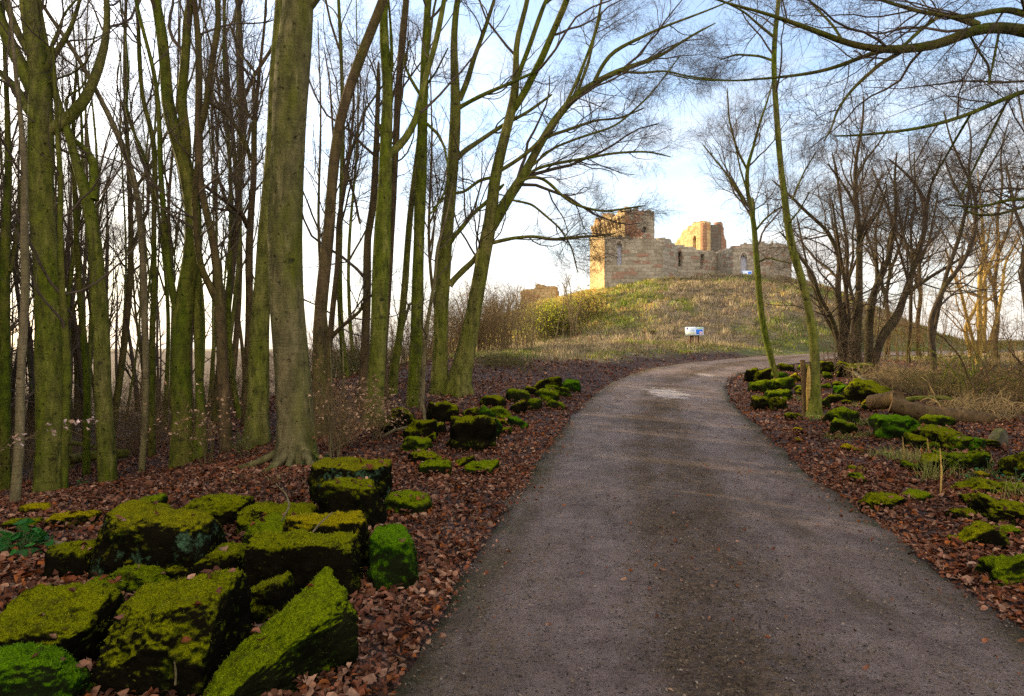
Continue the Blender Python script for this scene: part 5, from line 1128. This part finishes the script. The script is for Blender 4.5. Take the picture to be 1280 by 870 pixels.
right = [('dark outermost stone where the bend in the track is tightest',931,947,462,477,'rock_a',.3,0),
 ('dark block just inside the outermost stone at the bend',942,963,465,478,'rock_a',.25,0),
 ('square green fronted stone beside the bend in the track',937,956,478,490,'rock_c',.25,0),
 ('broad rounded stone with a yellow green cap beside the slim leaning dark tree',963,996,474,490,'rock_c',.35,.2),
 ('slim upright green stone left standing between two larger ones at the bend',956,966,478,490,'rock_c',.4,0),
 ('dark hollow fronted stone in front of the bend group',941,965,497,512,'rock_a',.35,0),
 ('flat tilted slab with light moss in the bend group',959,995,489,500,'rock_c',.25,-.2),
 ('pointed dark stone below the flat tilted slab',964,986,498,513,'rock_a',.35,0),
 ('green ledge stone tucked behind the slender green gold trunk',1025,1037,499,511,'rock_c',.25,0),
 ('small dark mossy stone just beyond the slender green gold trunk',1038,1059,494,504,'rock_a',.4,0),
 ('wide dark boulder with moss crown between the green gold trunk and the logs',1031,1076,512,531,'rock_c',.4,.1),
 ('rounded boulder with bright moss cap in front of the wide dark boulder',1044,1071,526,543,'rock_c',.35,.2),
 ('dark mossy stone at the foot of the dense thorn clump',1024,1045,452,466,'rock_a',.35,0),
 ('large dark stone in front of the thorn clump',1045,1068,455,471,'rock_a',.3,0),
 ('mossy stone half hidden under the knotted thorn trunk',1069,1096,455,466,'rock_c',.4,0),
 ('very long dark mossy mound of stone behind the fallen logs',1056,1124,479,502,'rock_a',.5,0),
 ('vivid green sloping slab in front of the fallen log',1096,1156,518,549,'rock_d',.25,.15),
 ('small mossy block lying against the fallen log',1154,1193,519,537,'rock_c',.35,0),
 ('long black fronted slab with a thin green top and one bare pale end',1158,1252,538,563,'rock_a',.12,.04),
 ('low dark stone lying out in the leaves near the edge of the track',1078,1136,617,637,'rock_a',.45,.1),
 ('flat moss patch of a stone beside the low dark stone',1126,1164,613,627,'rock_c',.5,0),
 ('thin dark sliver of stone lying flat in the leaves',1060,1084,583,590,'rock_a',.5,0),
 ('little round green stone below the thin dark sliver',1063,1083,590,603,'rock_c',.5,0),
 ('upright mossy block beside the pale fern clump',1149,1178,567,595,'rock_a',.25,.1),
 ('large green domed boulder beyond the pale fern clump',1186,1241,564,592,'rock_c',.4,0),
 ('dark boulder with orange brown moss at the far side of the domed one',1253,1300,569,604,'rock_a',.35,0),
 ('long thin mossed stone like a kerb lying among the dry grass',1180,1258,601,617,'rock_a',.4,-.12),
 ('big black block with moss topped edge beside the long thin stone',1228,1310,626,659,'rock_a',.12,.05),
 ('leaning dark stone in front of the big black block',1188,1228,636,651,'rock_a',.3,-.3),
 ('long dark stone with green ridge sloping down to the leaves',1195,1256,662,687,'rock_a',.3,-.25),
 ('low mossy hump behind the long ridged stone',1216,1278,655,673,'rock_c',.45,-.1),
 ('smooth plain green slab nearest the track edge by the camera',1240,1330,690,738,'rock_c',.15,-.35),
 ('small stone touching the outer end of the big black block',1203,1227,615,630,'rock_a',.4,0),
 ('shallow mossy stone under arching dry grass stems',1249,1292,603,619,'rock_c',.4,0),
 ('tiny ball of moss on a stone beside the domed boulder',1221,1238,591,601,'rock_y',.5,0),
 ('flat yellow mossed strip of stone in the open leaves below the green slab',1055,1088,558,565,'rock_y',.5,0),
 ('tiny yellow mossed stone in the leaves near the base of the green gold trunk',993,1004,536,542,'rock_y',.5,0),
 ('mossy crumb of stone below the base of the green gold trunk',995,1003,547,552,'rock_y',.5,0),
 ('brownish half buried stone in front of the green gold trunk',983,1000,516,524,'rock_a',.45,0),
 ('low dark stone behind the bend group near the slim leaning tree',976,992,456,463,'rock_a',.4,0),
 ('low green stone on the crest between the bend and the thorn clump',1000,1020,456,464,'rock_c',.4,0)]
for (lb, a, b_, c, d_, mt, r, rz) in right: rr_ = random.Random(a*31+c); R_(lb, a-2, b_+2, c-1, d_+1, None, rz+rr_.uniform(-.3, .3), (rr_.uniform(-.25, .25), .04), r+.05, mt, (rr_.uniform(-.14, .14), rr_.uniform(-.16, .16)), sink=.08, taper=.82, fit=True, rough=1.5)

# ------------------------------------------------------------------ fallen logs, stakes, sticks
def log(label, pts, Y0, Y1, mat='dead_wood', name='fallen_log', K=14, taper=1, cat='log', embed=True):
    """pts (px,py,w) from one end to the other, depth running Y0..Y1"""
    pts = np.array(pts, float); m = len(pts); Y = np.linspace(Y0, Y1, m)
    W = np.stack([(pts[:, 0]-CX)/F*Y, Y, CAMZ+(CY-pts[:, 1])/F*Y, pts[:, 2]/2/F*Y], 1)
    g_ = ground(W[:, 0], W[:, 1])
    if embed: W[:, 2] = np.where(W[:, 2]-W[:, 3] < g_-.04, g_+W[:, 3]*.7, W[:, 2])
    c = smooth(resample(W, 30), 2); O = tuple(c[15, :3])
    V, Q = tubes(c[None, :, :3], c[None, :, 3], K); n = len(V); V = V.reshape(30, K, 3); cen = c[:, None, :3]
    V = cen+(V-cen)*(1+.16*fbm(V*9, 3, int(pts[0, 0])))[..., None]
    V = np.concatenate([V.reshape(-1, 3), [c[0, :3], c[-1, :3]]]); e = 29*K
    tri = np.array([[i, n, (i+1) % K] for i in range(K)]+[[e+i, e+(i+1) % K, n+1] for i in range(K)])[:, ::-1]
    me = local(make_mesh(name, V, [Q, tri], M[mat]), O); return tag(link(name, me, None, O), label, cat)
yl = hit(1150, 535)[1]
log('shorter pale brown log lying across the end of the long log', [(1090,503,19),(1105,501,20),(1124,497,21)], yl+1.9, yl+1.2, K=18)
log('long mossy brown log lying among the stones', [(1114,505,20),(1140,513,21),(1168,519,21),(1200,527,20),(1240,533,16)], yl+1.1, yl+.5, K=18)
log('thin grey pole lying on the leaves beyond the logs', [(1165,500,4),(1195,513,5),(1230,521,5),(1285,531,6)], yl+3.0, yl+1.8, 'bark_brown', 'fallen_branch', cat='branch', K=8)
log('short grey branch sticking out from the broad leaved plant', [(-10,662,10),(20,672,10),(60,678,9),(95,683,7)], 5.7, 5.3, 'bark_pale', 'fallen_branch', cat='branch', K=8)
log('dark mossy log lying deep under the trees beyond the stout forked tree', [(85,575,12),(110,570,13),(160,566,11)], 14, 15, 'bark_deep', 'fallen_log', cat='log', K=10)
log('greenish fallen branch lying low between the forked trees', [(55,560,5),(90,553,6),(118,558,5)], 16, 15, 'bark_green', 'fallen_branch', cat='branch', K=8)
log('pale dead branch lying in the shadowed leaves beyond the bend stones', [(1068,466,5),(1078,474,5),(1092,484,4)], 20, 17, 'bark_pale', 'fallen_branch', cat='branch', K=8)
log('mossy root like branch arching on the ground under the brambles', [(1100,524,7),(1140,498,6),(1180,497,6),(1215,508,6)], yl+2.6, yl+2.0, 'bark_green', 'fallen_branch', cat='branch', K=8)
bs = hit(1004, 521)[1]
log('tall split stake with a weathered top, close beside the slender green gold trunk', [(1006,520,7),(1006,495,8),(1005,470,8),(1003,450,6)], bs+.15, bs+.15, 'dead_wood', 'split_stake', cat='stake', K=6, embed=False)
log('shorter golden splintered stake between the tall stake and the trunk', [(1011,518,6),(1011,490,7),(1011,468,6),(1011,455,3)], bs+.05, bs+.05, 'bark_gold_sunlit', 'split_stake', cat='stake', K=5, embed=False)
def stick(label, pts, Y0, Y1, mat='bark_pale', name='twig', cat='twig'): return log(label, pts, Y0, Y1, mat, name, K=6, cat=cat, embed=False)
stick('thin bent twig propped across the split double block', [(372,722,3),(382,690,3),(386,672,3),(398,656,2.5),(416,640,1.5)], 4.25, 4.6)
stick('dark fine twig resting against the front of the huge slab', [(178,815,2),(192,790,2),(204,760,2),(212,738,1.5)], 3.25, 3.55, 'bark_brown')
stick('short pale upright twig standing in front of the huge slab', [(219,856,3),(220,842,3),(218,826,2)], 2.95, 2.95)
stick('thin twig trailing over the flat mossy stone behind the double block', [(352,652,2),(362,632,3),(358,618,2),(345,605,1.5)], 5.4, 5.7)
stick('white barked stick leaning against the dark upright block', [(478,546,4),(492,538,4),(513,533,3)], 11.3, 11.5)
stick('slim pale stake standing in the seedling scrub', [(415,560,4),(414,520,3.5),(414,470,3),(412,425,2)], 10.3, 10.4, 'bark_pale', 'thin_stake', 'stake')
stick('second slim pale rod, just trackward of the first one in the seedling scrub', [(429,550,3),(430,500,2.5),(429,455,2),(428,420,1.5)], 10.8, 10.8, 'bark_pale', 'thin_stake', 'stake')
stick('pale broken rod standing below the straight green trunk', [(531,530,4),(530,512,4),(527,505,4),(524,500,3)], 11.6, 11.8, 'bark_pale', 'thin_stake', 'stake')

# exposed roots of the thickest beech
bx, by, bz = hit(370, 578)
for k, (a, L, r) in enumerate([(-2.6, .85, .06), (-2.1, .55, .07), (-1.45, .5, .06), (-.95, .45, .075), (-.2, .5, .05), (3.0, .6, .05), (-1.8, .7, .09), (-2.9, .9, .07)]):
    t = np.linspace(0, 1, 10); P = np.stack([bx+math.cos(a+.25*k % .5)*(.22+L*t), by+math.sin(a)*(.22+L*t)+.06*np.sin(t*5+k), 0*t], 1)
    P[:, 2] = ground(P[:, 0], P[:, 1])+.17*(1-t)**2.2+.02-.05*t; e = [o for o in COL.objects if o.get('label', '').startswith('thickest beech')][0]
    link('root', trunk_mesh('root', np.c_[P, r*(1-.7*t)], M['bark_beech'], tuple(e.location), 8, 0, 5, .1, k), e)

# ------------------------------------------------------------------ seedlings with clinging leaves, shrubs, brambles, ferns, plants
def leafy(rng, P, size, cols, droop=.3):
    n = len(P); V, tri, qd, c = leaf_batch(rng, P[:, 0], P[:, 1], P[:, 2], np.full(n, 1.0)*rng.uniform(.7, 1.2, n)*size, cols[rng.integers(0, len(cols), n)]*rng.uniform(.7, 1.3, (n, 1)), 1.2)
    return V, tri, qd, c
PINK = np.array([(.42,.25,.14),(.34,.19,.10),(.50,.32,.19),(.28,.15,.07)])
def seedling(label, px, py, Y=None, h=1.2, spread=.5, nst=7, nleaf=260, mat='bark_pale', lsize=.058, leafcols=PINK, name='beech_seedling', cat='sapling', leafmin=.35, lean=(0, 0), group=None, sd=0):
    rng = np.random.default_rng(int(px)*3+sd); x, y, z = hit(px, py)
    if Y: y = Y; x = (px-CX)/F*Y
    z = gz(x, y); O = (x, y, z); e = empty(name, O, label, cat, group); mb = MB()
    D = norm(np.c_[rng.normal(0, spread*.5, nst)+lean[0], rng.normal(0, spread*.5, nst)+lean[1], np.ones(nst)]); m = 8; t = np.linspace(0, 1, m)
    L = h*rng.uniform(.55, 1.1, nst); P = np.array(O)+np.zeros((nst, m, 3))+np.c_[rng.normal(0, .06, (nst, 2)), np.full(nst, -.05)][:, None]+D[:, None]*(L[:, None]*t)[..., None]
    P = P+rng.normal(0, .012*h, P.shape)*t[None, :, None]; R = rng.uniform(.006, .012, (nst, 1))*(1-.7*t[None])*(h/1.2)**.5
    V, Q = tubes(P, R, 5); mb.add(V, Q); link('stems', local(mb.mesh('stems', M[mat]), O), e)
    mb = MB(); q, r = crown_children(rng, P, R, 7, .2, .95, 50, 70, .8, .6, 6, .16, .02, .0022, .6*h); V, Q = tubes(q, r, 4); mb.add(V, Q)
    q2, r2 = crown_children(rng, q, r, 4, .2, .95, 45, 70, .8, .7, 4, .16, .0, .0016, .3*h); V, Q = tubes(q2, r2, 3); mb.add(V, Q)
    link('twigs', local(mb.mesh('twigs', M['twig_warm']), O), e)
    if nleaf:
        allp = np.concatenate([q[:, 2:].reshape(-1, 3), q2[:, 1:].reshape(-1, 3)]); allp = allp[allp[:, 2] > z+leafmin*h*.6]
        pk = allp[rng.integers(0, len(allp), nleaf)]+rng.normal(0, .02, (nleaf, 3)); V, tri, qd, c = leafy(rng, pk, lsize, leafcols)
        link('leaves', local(make_mesh('leaves', V, [tri, qd], M['seed_leaf'], False, {'tint': c}), O), e)
    return e
seedling('pink brown leaved beech seedling below the curving trunk', 432, 560, h=1.15, nleaf=300, nst=8, spread=.6)
seedling('second pink leaved seedling, nearer the bright green trunk', 470, 552, h=.95, nleaf=300, nst=6, spread=.6)
seedling('pink leaved shoots sprouting by the swollen dark trunk base', 262, 568, Y=11.0, h=1.2, nleaf=150, nst=5, spread=.45)
seedling('leafless pale twiggy sapling at the foot of the thickest beech', 418, 575, h=1.0, nleaf=20, nst=9, spread=.35)
seedling('low green leaved seedling at the foot of the second tall beech', 300, 575, h=.45, nleaf=80, nst=5, leafcols=np.array([(.10,.13,.03),(.14,.14,.05)]), name='young_shrub', cat='shrub')
# a long arching twig with a few pale leaves in front of the forked trees
def spray():
    rng = np.random.default_rng(5); Y = 6.4; pts = [(-25,572),(0,562),(20,552),(45,545),(75,533),(105,528),(130,521),(148,512),(159,507)]
    P = np.array([at(a, b_, Y+.05*i) for i, (a, b_) in enumerate(pts)]); x0 = P[0].copy(); P = np.vstack([[x0[0]-.5, x0[1], gz(x0[0]-.5, x0[1])-.05], P]); O = tuple(P[0]); P = smooth(resample(P, 24), 2); R = np.linspace(.007, .002, 24)
    e = empty('beech_seedling', O, 'long low twig arching past the forked trees with a few pale curled leaves', 'sapling'); mb = MB(); mb.tube(P, R, 5)
    link('stem', local(mb.mesh('stem', M['bark_brown']), O), e)
    q, r = crown_children(rng, P[None], R[None], 16, .3, .95, 35, 70, .8, .6, 6, .12, .05, .0016, .35); mb = MB(); V, Q = tubes(q, r, 4); mb.add(V, Q); link('twigs', local(mb.mesh('twigs', M['twig_warm']), O), e)
    L = np.array([at(a, b_, Y+.2)+rng.normal(0, .02, 3) for a, b_ in [(20,550),(24,552),(18,546),(58,534),(66,541),(62,531),(80,531),(84,529),(98,529),(102,527),(113,526),(118,522),(121,524),(10,560),(104,540),(34,543)] for _ in range(2)])
    V, tri, qd, c = leafy(rng, L, .055, np.array([(.60,.42,.36),(.50,.34,.24),(.45,.28,.18)])); link('leaves', local(make_mesh('leaves', V, [tri, qd], M['seed_leaf'], False, {'tint': c}), O), e)
spray()
# broad leaved dark green plant
def broadleaf(label, px, py, n, r, size, cols, name='foxglove_plant'):
    rng = np.random.default_rng(int(px)); x, y, z = hit(px, py); O = (x, y, z); e = empty(name, O, label, 'plant')
    a = rng.uniform(0, 6.28, n); R = r*np.sqrt(rng.random(n)); mb = MB()
    top = np.stack([x+R*np.cos(a), y+R*np.sin(a)*.8, ground(x+R*np.cos(a), y+R*np.sin(a)*.8)+rng.uniform(.05, .22, n)*(1.3-R/r)], 1)
    for k in range(n):
        p0 = np.array([x+.3*(top[k, 0]-x), y+.3*(top[k, 1]-y), z-.02]); mid_ = (p0+top[k])/2+[0, 0, .04]; mb.tube(resample(np.array([p0, mid_, top[k]]), 5), np.full(5, .003), 4)
    link('stems', local(mb.mesh('stems', M['moss_stem']), O), e)['kind'] = 'stuff'
    V, tri, qd, c = leaf_batch(rng, top[:, 0], top[:, 1], top[:, 2], rng.uniform(.7, 1.3, n)*size, cols[rng.integers(0, len(cols), n)]*rng.uniform(.7, 1.3, (n, 1)), .8)
    link('leaves', local(make_mesh('leaves', V, [tri, qd], M['seed_leaf'], False, {'tint': c}), O), e)
M['moss_stem'] = flat_mat('green_stem', (.05, .09, .02), .7)
GRN = np.array([(.020,.12,.014),(.035,.16,.02),(.020,.09,.010)])
broadleaf('broad leaved deep green plant growing beside the short grey branch', 26, 690, 46, .24, .11, GRN, 'leafy_plant')
broadleaf('small green weed in front of the huge slab', 34, 812, 12, .10, .06, GRN, 'leafy_plant')
broadleaf('small green plant among leaves at the crest of the wood bank', 104, 608, 16, .12, .06, GRN, 'leafy_plant')
broadleaf('green ivy patch spreading below the domed boulder', 1238, 600, 40, .35, .05, np.array([(.02,.10,.02),(.03,.15,.03)]), 'ivy_patch')
broadleaf('ivy trailing under the dark boulder with orange brown moss', 1272, 606, 30, .25, .05, np.array([(.01,.09,.05),(.02,.13,.03)]), 'ivy_patch')
broadleaf('green weeds at the base of the beech roots', 395, 582, 18, .2, .05, np.array([(.04,.10,.02),(.03,.08,.03)]), 'leafy_plant')
# tufts of pale dry grass / fern
def tuft(label, px, py, n, h, spread, cols, name='grass_tuft', wid=.0028, lean=.9, cat='grass tuft', seedheads=0):
    rng = np.random.default_rng(int(px)+int(py)); x, y, z = hit(px, py); O = (x, y, z)
    X = x+rng.normal(0, spread, n); Y = y+rng.normal(0, spread*.7, n)
    V, tri, qd, c = blades(rng, X, Y, rng.uniform(.5, 1.1, n)*h, cols[rng.integers(0, len(cols), n)], 3, .02, wid, lean)
    e = link(name, local(make_mesh(name, V, [tri, qd], M['blade'], False, {'tint': c}), O), None, O); return tag(e, label, cat)
DRY = np.array([(.30,.24,.07),(.22,.18,.05),(.36,.29,.12),(.14,.17,.03),(.20,.22,.04)]); GG = np.array([(.12,.17,.03),(.18,.22,.05),(.30,.30,.08)])
tuft('pale yellow curled fern and grass clump between the green slab and the mossy block', 1138, 578, 75, .26, .12, DRY, 'fern_clump', .0045, 1.0, 'fern')
tuft('yellow green grass tufts in front of the vivid green slab', 1112, 572, 70, .20, .16, GG)
tuft('fresh green grass tuft beside the rounded boulder with the bright moss cap', 1085, 532, 80, .2, .2, GG)
tuft('straggly pale grass growing over the long thin stone', 1215, 600, 45, .22, .2, DRY)
tuft('dry arching grass over the shallow stone near the big black block', 1275, 622, 40, .26, .15, DRY)
tuft('green tuft at the foot of the slender green gold trunk', 1020, 524, 90, .16, .12, GG)
tuft('green tuft beside the wide dark boulder by the logs', 1060, 500, 90, .22, .2, GG)
tuft('few dry bent grass stalks in front of the sagging block', 60, 800, 9, .3, .09, DRY)
tuft('yellow grass stems among the leaves by the single dead stalk', 1165, 600, 30, .45, .08, DRY)
tuft('grassy patch on the leaves in front of the thickest beech', 330, 600, 60, .10, .35, GG)
# thin dead flower stalks
for k, (lb, px, py, top_, w) in enumerate([('single straight dead stalk standing in front of the green slab', 1129, 588, 545, 2.2), ('tall thin dead stalk beside the upright mossy block', 1176, 618, 560, 2.2), ('curly topped dry stalk among the yellow fern clump', 1160, 580, 548, 2)]):
    yy = hit(px, py)[1]; stick(lb, [(px, py, w), (px+1, (py+top_)/2, w), (px-1, top_, w*.6)], yy, yy, 'bark_gold_sunlit', 'dead_stalk', 'stalk')

# brambles and thicket at the right
def bramble(label, px, py, Y, h, spread, nst, col='twig_warm', sd=0, leaf=0, name='bramble_bush', lc=None, kids=4, r0=(.005, .013), up=-.10, group=None, cat='shrub', droop=1.0):
    rng = np.random.default_rng(900+sd+int(px)); x = (px-CX)/F*Y; y = Y; z = gz(x, y); O = (x, y, z); e = empty(name, O, label, cat, group)
    bx_ = x+rng.normal(0, spread*.45, nst); by_ = y+rng.normal(0, spread*.45, nst); a = rng.uniform(0, 6.28, nst); m = 12; t = np.linspace(0, 1, m)
    L = h*rng.uniform(.7, 1.7, nst); hx = L*rng.uniform(.2, .9, nst)*droop; P = np.empty((nst, m, 3))
    P[..., 0] = bx_[:, None]+np.cos(a)[:, None]*hx[:, None]*t; P[..., 1] = by_[:, None]+np.sin(a)[:, None]*hx[:, None]*t
    P[..., 2] = ground(bx_, by_)[:, None]-.05+L[:, None]*(t*1.35-droop*t**2*.95)
    P[:, 1:] += np.cumsum(rng.normal(0, .015*h, (nst, m-1, 3)), 1); P[..., 2] = np.maximum(P[..., 2], ground(P[..., 0], P[..., 1])-.03)
    R = rng.uniform(*r0, (nst, 1))*1.35*(1-.6*t[None]); mb = MB(); V, Q = tubes(P, R, 4); mb.add(V, Q); link('stems', local(mb.mesh('stems', M[col]), O), e)['kind'] = 'stuff'
    q, r = crown_children(rng, P, R, kids, .15, .98, 50, 90, .85, .6, 6, .2, up, .0032, .5*h); mb = MB(); V, Q = tubes(q, r, 3); mb.add(V, Q)
    q2, r2 = crown_children(rng, q, r, 3, .15, .98, 50, 90, .85, .7, 4, .2, up*.5, .0024, .3*h); V, Q = tubes(q2, r2, 3); mb.add(V, Q)
    link('twigs', local(mb.mesh('twigs', M[col]), O), e)['kind'] = 'stuff'
    if leaf:
        pt = q2[:, 1:].reshape(-1, 3); pk = pt[rng.integers(0, len(pt), leaf)]+rng.normal(0, .02, (leaf, 3)); V, tri, qd, c = leafy(rng, pk, .05*Y/20, lc)
        link('leaves', local(make_mesh('leaves', V, [tri, qd], M['seed_leaf'], False, {'tint': c}), O), e)
    return e
M['twig_olive'] = flat_mat('twig_olive', (.085, .072, .020), .85, .3, 3)
M['twig_tan'] = flat_mat('twig_tan', (.17, .12, .055), .85, .3, 3)
OL = np.array([(.12,.12,.03),(.18,.15,.05),(.20,.12,.05)])
bramble('tangled olive bramble bank beneath the golden clump', 1215, 500, 17.5, .85, 1.8, 75, 'twig_olive', 1, 260, lc=OL)
bramble('brown bramble bank filling the gap below the crossing stems', 1165, 485, 19, .8, 1.8, 70, 'twig_warm', 2, 200, lc=OL)
bramble('dense brown brambles at the far side beyond the logs', 1262, 500, 15.5, .9, 1.6, 75, 'twig_warm', 3, 260, lc=OL)
bramble('low dry brambles behind the knotted and leaning trunks', 1120, 470, 22, .7, 1.8, 80, 'twig_tan', 4, 120, lc=OL)
bramble('straw coloured scrub under the leaning trunk with the burr', 1110, 478, 19.5, .5, 1.1, 55, 'twig_tan', 5)
bramble('pale arching dead stems drooping at the edge of the brambles', 1235, 520, 13.6, .7, .7, 60, 'twig_tan', 6, droop=1.2)
bramble('thin bare scrub silhouetted against the sky by the golden clump', 1262, 450, 25, 1.7, 2.2, 60, 'twig_warm', 7, kids=7, up=.0, droop=.4)
bramble('bare thicket beyond the crossing stems', 1145, 440, 28, 2.0, 2.5, 70, 'twig_warm', 8, kids=7, up=.0, droop=.4)
bramble('shaggy twiggy growth around the foot of the thorn clump', 1062, 452, 25, 1.3, .6, 50, 'twig', 9, kids=7, up=.0, droop=.4)
bramble('coarse arching mossy stems rising out of the olive bramble bank', 1228, 505, 16.5, 1.5, 1.3, 16, 'bark_green', 31, 0, r0=(.012, .024), kids=5, up=-.02, droop=.9)
bramble('coarse brown stems looping over the fallen branches behind the long log', 1190, 505, 15.6, .9, 1.2, 14, 'bark_brown', 32, 0, r0=(.010, .02), kids=5, up=-.02, droop=1.1)
bramble('coarse leaning stems at the far side of the bramble banks', 1275, 495, 14.5, 1.7, 1.0, 12, 'bark_brown', 33, 0, r0=(.012, .024), kids=5, up=0, droop=.7)
# scrub on the mound and at its foot
bramble('golden brown scrub on the low shoulder of the mound behind the leaning beech', 612, 420, 36, 2.6, 3.4, 150, 'twig_tan', 11, 700, lc=np.array([(.30,.20,.07),(.22,.15,.05)]), kids=8, up=.02, droop=.5, r0=(.01, .02))
bramble('russet bare bushes at the outer foot of the mound between the green trunks', 578, 430, 33, 2.3, 2.4, 110, 'twig_warm', 12, 300, lc=np.array([(.30,.20,.07),(.22,.13,.05)]), kids=8, up=.02, droop=.5, r0=(.01, .02))
bramble('bright yellow green gorse like bush lit by the sun on the mound', 690, 405, 46, 1.6, 1.7, 130, 'twig_olive', 13, 3200, lc=np.array([(.55,.50,.03),(.42,.42,.03),(.22,.26,.03)]), kids=8, up=.02, droop=.6, r0=(.01, .02), name='gorse_bush')  # leaf colours boosted to stand in for sunlight on the bush
bramble('second yellowish gorse clump higher on the sunny side of the mound', 722, 388, 49, 1.3, 1.9, 110, 'twig_olive', 14, 2200, lc=np.array([(.52,.38,.05),(.40,.36,.05),(.42,.24,.05)]), kids=8, up=.02, droop=.6, r0=(.01, .02), name='gorse_bush')
bramble('small white stemmed bare sapling standing before the gorse bush', 719, 402, 44, 2.2, .35, 9, 'twig_tan', 15, 0, kids=8, up=.05, droop=.3, r0=(.02, .035), name='bare_sapling', cat='sapling')
bramble('dark low twig pile at the foot of the mound beside the leaning beech', 632, 455, 21, .45, 1.2, 70, 'twig_olive', 16, 250, lc=np.array([(.04,.07,.015),(.06,.08,.02)]))
bramble('grey bare bush on the mound skyline outward from the broken wall', 622, 385, 62, 1.8, 3.0, 90, 'twig_warm', 17, 200, lc=np.array([(.16,.12,.06)]), kids=7, up=.02, droop=.5, r0=(.012, .025))
bramble('scrubby brown bush on the mound edge beyond the thorn clump', 1095, 415, 60, 1.5, 3.0, 80, 'twig_warm', 18, 0, kids=7, up=.02, droop=.5, r0=(.012, .025))
bramble('dark evergreen looking bush seen between the curving and bright green trunks', 440, 455, 22, 1.0, 1.5, 100, 'twig_olive', 19, 900, lc=np.array([(.03,.06,.015),(.05,.08,.02)]))
bramble('low bare hedge tangle closing the gap behind the bright green trunk', 505, 450, 27, 1.5, 3.0, 120, 'twig_warm', 20, 0, kids=7, up=.0, droop=.5)
bramble('far bare hedge tangle beyond the curving trunk', 420, 450, 27, 1.7, 3.0, 120, 'twig_warm', 21, 0, kids=7, up=.0, droop=.5)
R_('small dark stone sitting in the pale grass to one side of the information board', 811, 819, 413, 419, .3, 0, (0, 0), .4, 'rock_a', seed=60, sink=.05)

# small rubble between the larger stones
rr_ = random.Random(12)
def rubble(n, quad, lb, grp, w0, w1):
    (ax, ay), (bx_, by_), (cx_, cy_), (dx_, dy_) = quad
    for k in range(n):
        u_, v_ = rr_.random(), rr_.random()
        px = (ax*(1-u_)+bx_*u_)*(1-v_)+(dx_*(1-u_)+cx_*u_)*v_; py = (ay*(1-u_)+by_*u_)*(1-v_)+(dy_*(1-u_)+cy_*u_)*v_
        w = rr_.uniform(w0, w1)*(.5+(py-440)/160.0)
        R_(lb, px-w/2, px+w/2, py-w*rr_.uniform(.35, .6), py, None, rr_.uniform(-.7, .7), (rr_.uniform(-.25, .25), 0), rr_.uniform(.3, .5), rr_.choice(['rock_a', 'rock_c', 'rock_c', 'rock_d', 'rock_y']), (rr_.uniform(-.15, .15), rr_.uniform(-.15, .15)), sink=.05, taper=.8, fit=True, rough=1.5, seed=k+int(px), group=grp)
rubble(26, [(940, 462), (1060, 458), (1120, 500), (950, 500)], 'small moss grown rubble stone between the larger stones on the inner side of the bend', 'small rubble stones at the inner side of the bend', 16, 30)
rubble(20, [(1040, 500), (1130, 500), (1270, 590), (1150, 600)], 'small mossy rubble stone lying among grass and leaves near the fallen logs', 'small rubble stones near the fallen logs', 16, 30)
rubble(8, [(500, 520), (600, 500), (640, 530), (560, 585)], 'small mossy fragment filling gaps in the middle group of stones', 'small fragments in the middle group of stones', 14, 24)
for k, (px, py) in enumerate([(1075, 508), (1092, 545), (1168, 552), (1205, 578), (1000, 500), (1050, 548)]):
    tuft(['short green grass sprouting beside the very long dark mound of stone', 'green grass shoots below the vivid sloping slab', 'green shoots under the front of the long black slab', 'weedy grass between the domed boulder and the upright mossy block', 'short grass between the flat tilted slab and the split stake', 'green grass under the rounded boulder with the bright moss cap'][k], px, py, 60, .15, .16, np.array([(.12,.18,.02),(.18,.22,.03),(.26,.26,.05)]))
# fallen leaves caught on the stones and drifted against their feet
def leaves_on_stones():
    rng = np.random.default_rng(66); A = []; 
    for (Y, W, n_, sc_) in ROCKV:
        if Y > 16: continue
        gzv = ground(W[:, 0], W[:, 1]); hgt = W[:, 2]-gzv
        up_ = np.where((n_[:, 2] > .75) & (hgt > .05))[0]; ft = np.where((hgt > -.01) & (hgt < .045))[0]
        if len(up_): i = rng.choice(up_, int(rng.integers(0, 4+14*sc_))); A.append(W[i]+[0, 0, .012])
        if len(ft): i = rng.choice(ft, int(40+170*sc_)); q = W[i]+n_[i]*[1, 1, 0]*rng.uniform(0, .05, (len(i), 1)); q[:, 2] += rng.uniform(-.01, .03, len(i)); A.append(q)
    A = np.concatenate(A); col = LEAFC[rng.integers(0, len(LEAFC), len(A))]*rng.uniform(.5, 1.4, (len(A), 1))
    V, tri, qd, c = leaf_batch(rng, A[:, 0], A[:, 1], A[:, 2], rng.uniform(.035, .08, len(A)), col, .8)
    tag(link('drifted_leaves', make_mesh('drifted_leaves', V, [tri, qd], M['leaf'], False, {'tint': c})), 'brown leaves caught on the mossy stones and drifted round their feet', 'leaves', kind='stuff')
leaves_on_stones()

R_('bare pale rounded stone at the far end of the long black slab', 1238, 1262, 539, 560, None, .2, (.1, 0), .45, 'rock_p', seed=71, sink=.08, taper=.8)
